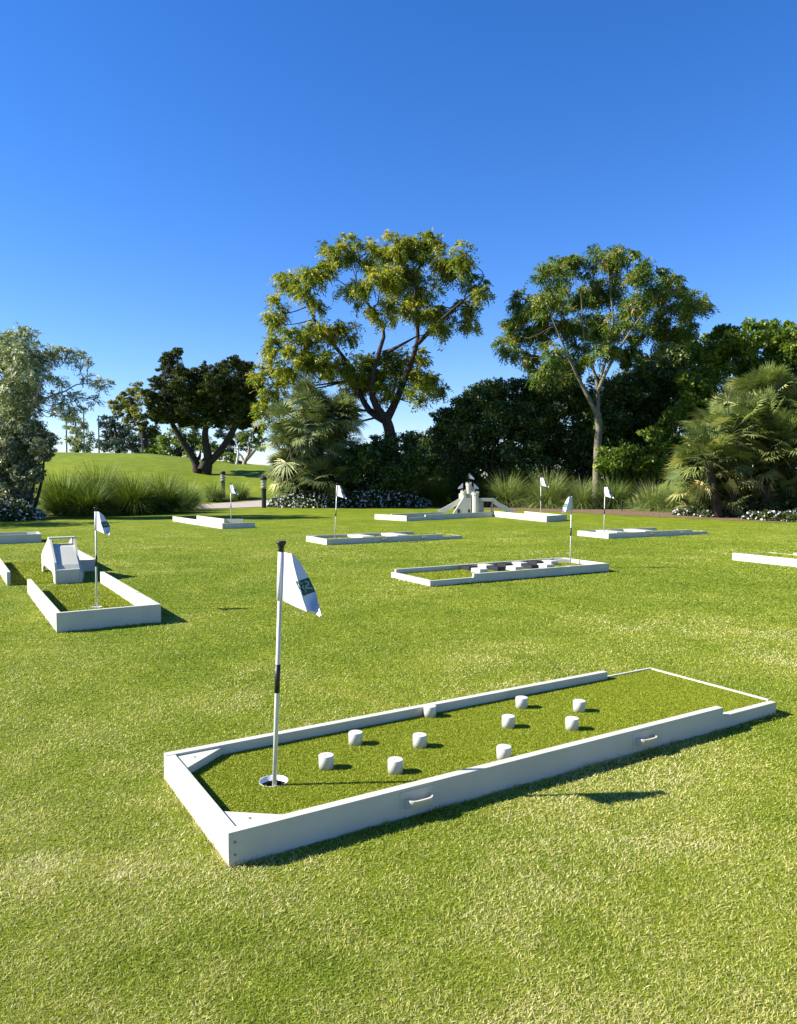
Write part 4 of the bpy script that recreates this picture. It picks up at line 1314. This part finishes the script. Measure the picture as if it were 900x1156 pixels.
build_tree('tree', bs, 'hazy blue-green tree seen through the fork of the cypress', 'tree', [([bs, D(262, 505, 95), D(260, 482, 95)], [.35, .25, .08])], cls, M['bluegreen'], M['barkdark'], TG,
           dict(rad=0.08), dict(dens=0.8, ln=0.4, wd=0.18, sub=9, subr=0.4, shell=0.3))

# --- dark shrubbery behind the lawn, centre to right
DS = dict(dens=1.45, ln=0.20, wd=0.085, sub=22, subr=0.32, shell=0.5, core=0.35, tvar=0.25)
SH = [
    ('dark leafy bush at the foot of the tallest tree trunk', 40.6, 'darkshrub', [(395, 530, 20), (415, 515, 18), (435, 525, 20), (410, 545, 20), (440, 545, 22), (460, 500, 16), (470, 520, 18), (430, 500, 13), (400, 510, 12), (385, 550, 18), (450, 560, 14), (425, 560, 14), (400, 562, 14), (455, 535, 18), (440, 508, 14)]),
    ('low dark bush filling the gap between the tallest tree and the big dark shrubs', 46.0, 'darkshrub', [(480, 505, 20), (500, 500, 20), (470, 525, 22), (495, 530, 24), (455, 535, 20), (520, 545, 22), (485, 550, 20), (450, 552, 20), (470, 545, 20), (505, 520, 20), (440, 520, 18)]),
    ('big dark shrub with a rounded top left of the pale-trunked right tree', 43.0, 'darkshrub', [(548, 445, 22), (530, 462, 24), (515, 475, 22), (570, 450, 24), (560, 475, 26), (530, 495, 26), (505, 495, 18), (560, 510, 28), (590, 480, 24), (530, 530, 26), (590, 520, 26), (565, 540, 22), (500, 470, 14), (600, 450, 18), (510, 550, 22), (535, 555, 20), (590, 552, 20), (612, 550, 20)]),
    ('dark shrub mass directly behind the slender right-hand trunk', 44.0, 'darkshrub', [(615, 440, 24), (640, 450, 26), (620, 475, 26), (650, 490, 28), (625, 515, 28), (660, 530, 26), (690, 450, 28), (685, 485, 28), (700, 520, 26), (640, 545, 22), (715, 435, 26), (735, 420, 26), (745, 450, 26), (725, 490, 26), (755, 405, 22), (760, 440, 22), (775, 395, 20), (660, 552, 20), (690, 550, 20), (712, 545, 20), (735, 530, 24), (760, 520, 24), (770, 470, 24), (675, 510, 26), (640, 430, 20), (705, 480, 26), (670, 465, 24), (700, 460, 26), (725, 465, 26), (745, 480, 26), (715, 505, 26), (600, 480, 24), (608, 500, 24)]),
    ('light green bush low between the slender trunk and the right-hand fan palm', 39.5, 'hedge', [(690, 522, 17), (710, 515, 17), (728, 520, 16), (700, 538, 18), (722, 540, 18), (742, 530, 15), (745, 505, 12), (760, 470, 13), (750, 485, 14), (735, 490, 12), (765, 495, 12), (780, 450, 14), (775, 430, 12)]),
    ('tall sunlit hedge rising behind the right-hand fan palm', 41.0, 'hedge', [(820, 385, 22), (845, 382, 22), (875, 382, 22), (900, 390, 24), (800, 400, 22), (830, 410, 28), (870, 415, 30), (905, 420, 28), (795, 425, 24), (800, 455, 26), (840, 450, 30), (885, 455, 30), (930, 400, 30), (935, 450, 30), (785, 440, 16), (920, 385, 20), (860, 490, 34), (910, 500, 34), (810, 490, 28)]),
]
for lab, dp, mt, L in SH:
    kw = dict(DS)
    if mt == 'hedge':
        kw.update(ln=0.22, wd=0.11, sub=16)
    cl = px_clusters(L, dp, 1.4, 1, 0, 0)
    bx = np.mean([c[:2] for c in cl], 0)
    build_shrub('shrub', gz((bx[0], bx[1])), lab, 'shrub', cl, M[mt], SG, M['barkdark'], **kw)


# --- fan palms
def fan_palm(base, hubs, leafm, label, nfr, fl, group):
    """several short stems; fans of narrow blades on stalks all round each hub"""
    root = empty('fan_palm', tuple(base), 0, label, 'palm', group)
    b = np.array(base)
    sp = []
    Vs, Fs, Ts = [], [], []
    off = 0
    stalks = []
    for (x, y, z, r) in hubs:
        hub = np.array([x, y, z]) - b
        foot = np.array([hub[0] * 0.6, hub[1] * 0.5, 0.0])
        sp.append((smooth_path(np.stack([foot, (foot + hub) / 2 + RNG.normal(0, 0.08, 3), hub]), 8), np.full(9, 0.16)))
        for _ in range(nfr):
            d = unit(1)[0]
            d[2] = d[2] * 0.75 + 0.22
            d /= np.linalg.norm(d)
            st = r * RNG.uniform(0.45, 0.75)
            c = hub + d * st + np.array([0, 0, -0.06 * st])
            stalks.append((smooth_path(np.stack([hub, hub + d * st * 0.5 + np.array([0, 0, 0.03]), c]), 4), np.full(5, 0.016)))
            # fan plane: axis d, spread direction side
            rnd = unit(1)[0] * 0.5 + np.array([0, 0, 1])
            sd = np.cross(d, rnd)
            sd /= np.linalg.norm(sd)
            up = np.cross(sd, d)
            nb = int(RNG.integers(17, 24))
            ang = np.linspace(-1.75, 1.75, nb) + RNG.normal(0, 0.04, nb)
            L = fl * RNG.uniform(0.75, 1.15) * (1 - 0.22 * (np.abs(ang) / 1.75) ** 2) * RNG.uniform(0.9, 1.08, nb)
            dr = np.cos(ang)[:, None] * d + np.sin(ang)[:, None] * sd
            wv = np.cross(dr, up)
            hw_ = fl * 0.042
            m1 = c + dr * (L * 0.5)[:, None] + up * (0.05 * L)[:, None]
            tip = c + dr * L[:, None] + np.array([0, 0, -1]) * (L * RNG.uniform(0.02, 0.2, nb))[:, None]
            V = np.stack([np.broadcast_to(c, (nb, 3)), m1 - wv * hw_ + up * hw_ * .6, tip, m1 + wv * hw_ + up * hw_ * .6], 1).reshape(-1, 3)
            Vs.append(V)
            Fs.append(np.arange(4 * nb).reshape(-1, 4) + off)
            off += 4 * nb
            tb = RNG.beta(1.6, 2.0)
            if d[2] < -0.25 and RNG.random() < 0.15:
                tb = 0.98
            Ts.append(np.clip(tb + RNG.normal(0, 0.1, nb), 0, 1))
    V, F = tube_np(sp, 8)
    link('stems', mesh_np('stems', V, F), M['barkdark'], root, smooth=True)
    V, F = tube_np(stalks, 4)
    link('leaf_stalks', mesh_np('leaf_stalks', V, F), leafm, root)
    link('fronds', mesh_np('fronds', np.concatenate(Vs), np.concatenate(Fs), np.concatenate(Ts)), leafm, root)
    return root


def hubs_px(L, dep, sp):
    out = []
    for px, py, r in L:
        dd = dep + RNG.uniform(-sp, sp)
        p = D(px, py, dd)
        out.append((p[0], p[1], p[2], r / FPX * dd))
    return out


PG = 'clumping fan palms at the lawn edge'
fan_palm(gz(D(835, 583, 29.5)), hubs_px([(825, 490, 58), (800, 520, 48), (860, 455, 50), (845, 520, 55), (880, 505, 55), (790, 545, 40), (835, 555, 40), (880, 560, 42), (905, 470, 50), (810, 572, 22), (850, 575, 26), (915, 540, 50), (860, 490, 55), (930, 580, 30)], 29.5, 1.1), M['palm'],
         'big clumping fan palm with pale green fans at the right edge of the lawn', 76, 0.72, PG)
fan_palm(gz(D(350, 560, 40.0)), hubs_px([(350, 455, 30), (340, 480, 38), (365, 475, 36), (330, 505, 34), (360, 510, 38), (345, 535, 32), (375, 500, 30), (325, 530, 22), (385, 470, 24), (335, 555, 18), (365, 540, 26)], 40.0, 1.0), M['palmdark'],
         'dull green clumping fan palm under the tallest tree, left of its trunk', 50, 0.92, PG)


# --- tussock grasses
def tussock(base, h, rad, n, leafm, label, group, lean=0.9, wd=0.016):
    root = empty('ornamental_grass', tuple(base), 0, label, 'grass clump', group)
    a = RNG.random(n) * 2 * np.pi
    ln = h * RNG.uniform(0.75, 1.3, n)
    n = int(n * 1.9)
    a = RNG.random(n) * 2 * np.pi
    ln = h * RNG.uniform(0.55, 1.3, n)
    out = (RNG.random(n) ** 0.8) * 1.15 * lean
    ln *= 1.0 - 0.12 * out
    d = np.stack([np.cos(a), np.sin(a)], 1)
    r0 = rad * 0.22 * np.sqrt(RNG.random(n))
    a2 = a + RNG.normal(0, 0.5, n)
    st = np.stack([np.cos(a2) * r0, np.sin(a2) * r0], 1)
    K = 6
    P = np.zeros((n, K, 3))
    ds = ln / (K - 1)
    el = np.pi / 2 - np.clip(out, 0, 1.25)
    cur = np.concatenate([st, np.zeros((n, 1))], 1)
    bend = RNG.uniform(0.12, 0.55, n) * (0.35 + 0.75 * out)
    for k in range(K):
        P[:, k] = cur
        cur = cur + np.stack([np.cos(el) * d[:, 0], np.cos(el) * d[:, 1], np.sin(el)], 1) * ds[:, None]
        el = el - bend
    sd = np.stack([-d[:, 1], d[:, 0], np.zeros(n)], 1)
    tw = RNG.normal(0, 0.6, n)
    sd = sd * np.cos(tw)[:, None] + np.stack([d[:, 0], d[:, 1], np.zeros(n)], 1) * np.sin(tw)[:, None]
    w_ = wd * np.array([1, 1, 0.9, 0.7, 0.45, 0.1])
    A = P - sd[:, None, :] * w_[None, :, None]
    B = P + sd[:, None, :] * w_[None, :, None]
    V = np.stack([A, B], 2).reshape(-1, 3)
    V[:, 2] = np.maximum(V[:, 2], 0.01)
    i0 = (np.arange(n)[:, None] * K + np.arange(K - 1)[None, :]) * 2
    F = np.stack([i0, i0 + 1, i0 + 3, i0 + 2], -1).reshape(-1, 4)
    tint = np.repeat(np.clip(RNG.beta(2, 2.4, n) + RNG.uniform(-0.12, 0.16), 0, 1), K - 1)
    link('blades', mesh_np('blades', V, F, tint), leafm, root)
    return root


GG = 'tussock grass clumps around the lawn'


def tpx(px, dep):
    x = (px - CX) / FPX * dep
    return gz((x, dep))


TUS = [  # px, depth, height, radius, count, mat, label
    (72, 31.0, 2.1, 1.5, 1500, 'tuftgreen', 'leftmost green tussock beside the grey-green bush'),
    (112, 33.2, 2.5, 1.6, 1500, 'tuftgreen', 'tall green tussock with upright blades behind the left tussock row'),
    (150, 32.0, 2.1, 1.5, 1500, 'tuftgreen', 'broad green tussock in the middle of the left tussock row'),
    (185, 33.5, 2.0, 1.4, 1300, 'tuftgreen', 'green tussock near the right end of the left row, below the cypress'),
    (210, 36.0, 1.5, 1.1, 900, 'tuft', 'straw-tinted tussock beside the near end of the footpath'),
    (242, 43.6, 1.2, 1.0, 700, 'tuft', 'small tussock at the foot of the left bollard'),
    (272, 44.6, 1.1, 0.9, 600, 'tuft', 'low tussock between the two bollards'),
    (100, 30.4, 1.7, 1.3, 1100, 'tuftgreen', 'front green tussock with arching pale blades behind the ramp lane flag'),
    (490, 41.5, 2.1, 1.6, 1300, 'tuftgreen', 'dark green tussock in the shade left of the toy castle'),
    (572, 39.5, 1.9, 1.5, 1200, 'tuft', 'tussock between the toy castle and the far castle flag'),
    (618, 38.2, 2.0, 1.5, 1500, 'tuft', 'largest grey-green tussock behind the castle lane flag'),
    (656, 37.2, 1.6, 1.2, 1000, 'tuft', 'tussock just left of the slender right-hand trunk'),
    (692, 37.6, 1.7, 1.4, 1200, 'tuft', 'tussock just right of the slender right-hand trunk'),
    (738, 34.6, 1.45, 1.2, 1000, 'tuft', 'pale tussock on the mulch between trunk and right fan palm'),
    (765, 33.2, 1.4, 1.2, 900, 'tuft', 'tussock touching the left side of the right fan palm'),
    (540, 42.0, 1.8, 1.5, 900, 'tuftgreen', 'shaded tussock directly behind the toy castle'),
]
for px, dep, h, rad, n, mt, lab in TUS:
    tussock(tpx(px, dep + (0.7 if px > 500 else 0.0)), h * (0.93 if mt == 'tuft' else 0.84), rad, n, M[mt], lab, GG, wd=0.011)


# --- white flowering ground cover
def cover(name, pts, label, nleaf, nflow, hgt, flow=0.10):
    """pts: (x, y, r) mounds"""
    b = gz((np.mean([p[0] for p in pts]), np.mean([p[1] for p in pts])))
    root = empty(name, tuple(b), 0, label, 'flowering shrub', 'white flowering ground cover shrubs')
    VL, VF = [], []
    for arr, n, out in ((VL, nleaf, 0), (VF, nflow, 1)):
        k = RNG.integers(0, len(pts), n)
        p = np.array(pts)[k]
        d = unit(n)
        d[:, 2] = np.abs(d[:, 2])
        r = (RNG.random(n) ** 0.33) * 0.98 if not out else RNG.uniform(0.9, 1.08, n)
        loc = np.stack([p[:, 0] + d[:, 0] * r * p[:, 2], p[:, 1] + d[:, 1] * r * p[:, 2], d[:, 2] * r * hgt * p[:, 2]], 1)
        loc[:, 2] = np.maximum(loc[:, 2], 0.05) + terrain(loc[:, 0], loc[:, 1])
        arr.append((loc - b, d))
    loc, d = VL[0]
    V, F = leaf_quads(loc, d + RNG.normal(size=d.shape) * 0.7, 0.16 * RNG.uniform(.7, 1.3, len(loc)), 0.08)
    link('foliage', mesh_np('foliage', V, F, RNG.random(len(F))), M['coverleaf'], root)
    loc, d = VF[0]
    V, F = leaf_quads(loc, RNG.normal(size=d.shape), flow * RNG.uniform(.6, 1.3, len(loc)), flow * 0.9)
    fo = link('flowers', mesh_np('flowers', V, F, RNG.random(len(F))), M['petal'], root)
    fo['kind'] = 'stuff'
    return root


def cpx(L):
    return [((px - CX) / FPX * dd, dd, r) for px, dd, r in L]


cover('flowering_shrub', cpx([(335, 39.5, 1.0), (350, 39.3, 1.1), (318, 40.2, 0.8), (365, 39.8, 1.1), (380, 40.3, 0.9)]), 'sunlit white-flowered ground cover right of the path bollard', 5200, 900, 0.75, 0.12)
cover('flowering_shrub', cpx([(405, 40.2, 1.0), (425, 40.0, 1.1), (445, 40.2, 1.0), (462, 40.5, 0.8), (478, 40.8, 0.5)]), 'shaded white-flowered ground cover below the tallest tree', 5200, 900, 0.85, 0.12)
cover('flowering_shrub', cpx([(8, 27.0, 0.9), (-15, 27.0, 1.0), (25, 27.6, 0.6), (38, 28.2, 0.4)]), 'shaded white-flowered ground cover at the left edge under the grey-green bush', 4200, 800, 0.95, 0.09)
cover('flowering_shrub', cpx([(770, 30.8, .38), (785, 30.2, .42), (800, 29.4, .36)]), 'sparse white blossoms left of the fan palm base', 700, 130, 0.8, 0.09)
cover('flowering_shrub', cpx([(852, 27.6, .4), (870, 27.0, .45), (890, 26.5, .5), (908, 26.0, .5)]), 'sparse white blossoms in front of the fan palm at the right edge', 1000, 190, 0.8, 0.09)


# --- bollard lights by the path
def bollard(p, label):
    root = empty('bollard_light', tuple(p), 0, label, 'bollard light', 'bollard lights along the footpath')
    bm_link('post', bm_lathe([(0.12, 0.0), (0.12, 0.95), (0.15, 0.96), (0.15, 1.0), (0.11, 1.01)], 14), M['bollard'], root)
    for z0 in (1.02, 1.17, 1.32):
        bm_link('louvre', bm_lathe([(0.10, z0 - 0.02), (0.10, z0 + 0.03), (0.16, z0 + 0.04), (0.16, z0 + 0.10), (0.10, z0 + 0.12)], 14), M['bollardband'], root)
    bm_link('cap', bm_lathe([(0.16, 1.45), (0.17, 1.46), (0.17, 1.56), (0.12, 1.62)], 14), M['bollard'], root)
    return root


bollard(gz(((298 - CX) / FPX * 39.0, 39.0)), 'right bollard light beside the white-flowered ground cover')
bollard(gz(((252 - CX) / FPX * 45.0, 45.0)), 'left bollard light rising out of a small tussock below the cypress')

# low black ground spotlight on the mulch
sp0 = gz(((702.5 - CX) / FPX * 34.6, 34.6))
sroot = empty('garden_spotlight', tuple(sp0), 0, 'small black garden spotlight on the mulch near the slender trunk', 'spotlight')
bm_link('stake', bm_lathe([(0.02, 0), (0.02, 0.2)], 8), M['bollard'], sroot)
bm_link('lamp_head', bm_lathe([(0.05, 0.2), (0.065, 0.25), (0.065, 0.48), (0.05, 0.5)], 12), M['bollard'], sroot)

# --- net poles and buildings beyond the mound
for k, (px, top, lab) in enumerate([(75.5, 470, 'leftmost dark net pole beyond the mound'), (95.3, 462, 'tallest dark net pole beyond the mound, second from the left'), (112, 470, 'dark net pole beyond the mound beside the dark pine-like tree'), (161, 488, 'thin dark pole beyond the mound in front of the ochre gum tree')]):
    b = gz(D(px, 516, 72))
    tp = D(px, top, 72)
    root = empty('net_pole', tuple(b), 0, lab, 'pole', 'dark net poles beyond the mound')
    bm_link('shaft', bm_lathe([(0.075, -0.1), (0.06, tp[2] - b[2])], 8), M['steel'], root)
    bm_link('cap', bm_lathe([(0.085, tp[2] - b[2]), (0.085, tp[2] - b[2] + 0.08)], 8), M['steel'], root)


def house(px0, px1, ytop, yeave, dep, label):
    b = gz(D((px0 + px1) / 2, 520, dep))
    w2 = (px1 - px0) / 2 / FPX * dep
    ze = D(px0, yeave, dep)[2] - b[2]
    zr = D(px0, ytop, dep)[2] - b[2]
    root = empty('building', tuple(b), 0, label, 'building', 'low buildings far behind the garden')
    wl = bm_link('wall', bm_box(-w2, w2, 0, 5, -1, ze), M['wall'], root)
    bm_link('roof', bm_prism([(-w2 - .3, ze + .002), (w2 + .3, ze + .002), (w2 - .3, zr), (-w2 + .3, zr)], 'y', -.4, 5.4), M['roof'], root)
    nw = max(2, int(w2))
    for k in range(nw):
        xx = -w2 + (k + 0.5) * 2 * w2 / nw
        fr = bm_link('window', bm_box(xx - .35, xx + .35, -0.04, 0.02, ze - 1.3, ze - 0.4), M['white'], root)
        bm_link('pane', bm_box(xx - .29, xx + .29, -0.046, -0.04, ze - 1.24, ze - 0.46), M['glass'], fr)


house(148, 172, 503.5, 506, 112, 'low white building beyond the mound under the ochre gum tree')
house(388, 404, 507, 510, 80, 'small pale house glimpsed between fan palm and tallest tree')

# ------------------------------------------------------------------ lawn blades in the near and middle distance
def vnoise(x, y, s, seed):
    r = np.random.default_rng(seed)
    T = r.random((64, 64))
    u, v = x / s + 1000, y / s + 1000
    i, j = np.floor(u).astype(int), np.floor(v).astype(int)
    fu, fv = u - i, v - j
    fu, fv = fu * fu * (3 - 2 * fu), fv * fv * (3 - 2 * fv)
    g = lambda a, b: T[a % 64, b % 64]
    return (g(i, j) * (1 - fu) + g(i + 1, j) * fu) * (1 - fv) + (g(i, j + 1) * (1 - fu) + g(i + 1, j + 1) * fu) * fv


NB = 950000
d0, d1 = 1.5, 27.0
dep = d0 * (d1 / d0) ** RNG.random(NB)
xx = dep * RNG.uniform(-0.66, 0.66, NB)
keepm = np.ones(NB, bool)
for (ox, oy, rz, x0, x1, y0, y1) in FOOT:
    c, s = math.cos(-rz), math.sin(-rz)
    lx = (xx - ox) * c - (dep - oy) * s
    ly = (xx - ox) * s + (dep - oy) * c
    keepm &= ~((lx > x0) & (lx < x1) & (ly > y0) & (ly < y1))
dep, xx = dep[keepm], xx[keepm]
# untrimmed fringe where the mower cannot reach, along the foot of every board
ex, ey = [], []
for (ox, oy, rz, x0, x1, y0, y1) in FOOT:
    if math.hypot(ox, oy) > 15:
        continue
    per = 2 * (x1 - x0 + y1 - y0)
    m_ = int(per * (900 if math.hypot(ox, oy) < 4 else 300))
    u = RNG.random(m_) * per
    o_ = np.abs(RNG.normal(0.002, 0.012, m_))
    a_, b_ = x1 - x0, y1 - y0
    lx = np.where(u < a_, x0 + u, np.where(u < a_ + b_, x1 + o_, np.where(u < 2 * a_ + b_, x0 + (u - a_ - b_), x0 - o_)))
    ly = np.where(u < a_, y0 - o_, np.where(u < a_ + b_, y0 + (u - a_), np.where(u < 2 * a_ + b_, y1 + o_, y0 + (u - 2 * a_ - b_))))
    ex.append(ox + lx * math.cos(rz) - ly * math.sin(rz))
    ey.append(oy + lx * math.sin(rz) + ly * math.cos(rz))
n0 = len(dep)
xx = np.concatenate([xx] + ex)
dep = np.concatenate([dep] + ey)
n = len(dep)
wid = 0.0036 * (dep / 2.5) ** 0.95 * RNG.uniform(0.6, 1.4, n)
hgt = 0.0078 * (dep / 2.5) ** 0.16 * RNG.uniform(0.5, 1.5, n) * (1 - 0.75 * sstep(12, 27, dep))
hgt *= 0.75 + 0.5 * vnoise(xx, dep, 0.09, 3)
hgt[n0:] *= RNG.uniform(0.9, 3.2, n - n0) * (0.4 + 0.9 * vnoise(xx, dep, 0.25, 31)[n0:])
az = RNG.random(n) * 2 * np.pi
ax, ay = np.cos(az) * wid / 2, np.sin(az) * wid / 2
ln = RNG.normal(0, 1.0, (n, 2)) * hgt[:, None]
A = np.stack([xx - ax, dep - ay, np.zeros(n)], 1)
B = np.stack([xx + ax, dep + ay, np.zeros(n)], 1)
C = np.stack([xx + ln[:, 0], dep + ln[:, 1], hgt], 1)
V = np.stack([A, B, C], 1).reshape(-1, 3)
patch = vnoise(xx, dep, 0.55, 5) * 0.5 + vnoise(xx, dep, 0.13, 6) * 0.3 + vnoise(xx, dep, 2.4, 8) * 0.4
near = 1 - sstep(3.5, 9, dep)
tint = np.clip(-0.04 + 0.66 * patch + RNG.normal(0, 0.17, n) + 0.27 * near + 0.35 * sstep(0.58, 0.85, vnoise(xx, dep, 1.1, 21)) * vnoise(xx, dep, 0.2, 22), 0, 1)
blades = link('lawn_grass', mesh_np('lawn_grass', V, np.arange(3 * n).reshape(-1, 3), tint), M['blade'])
tag(blades, 'short mown grass blades with straw-coloured flecks across the open lawn', 'grass', kind='stuff')
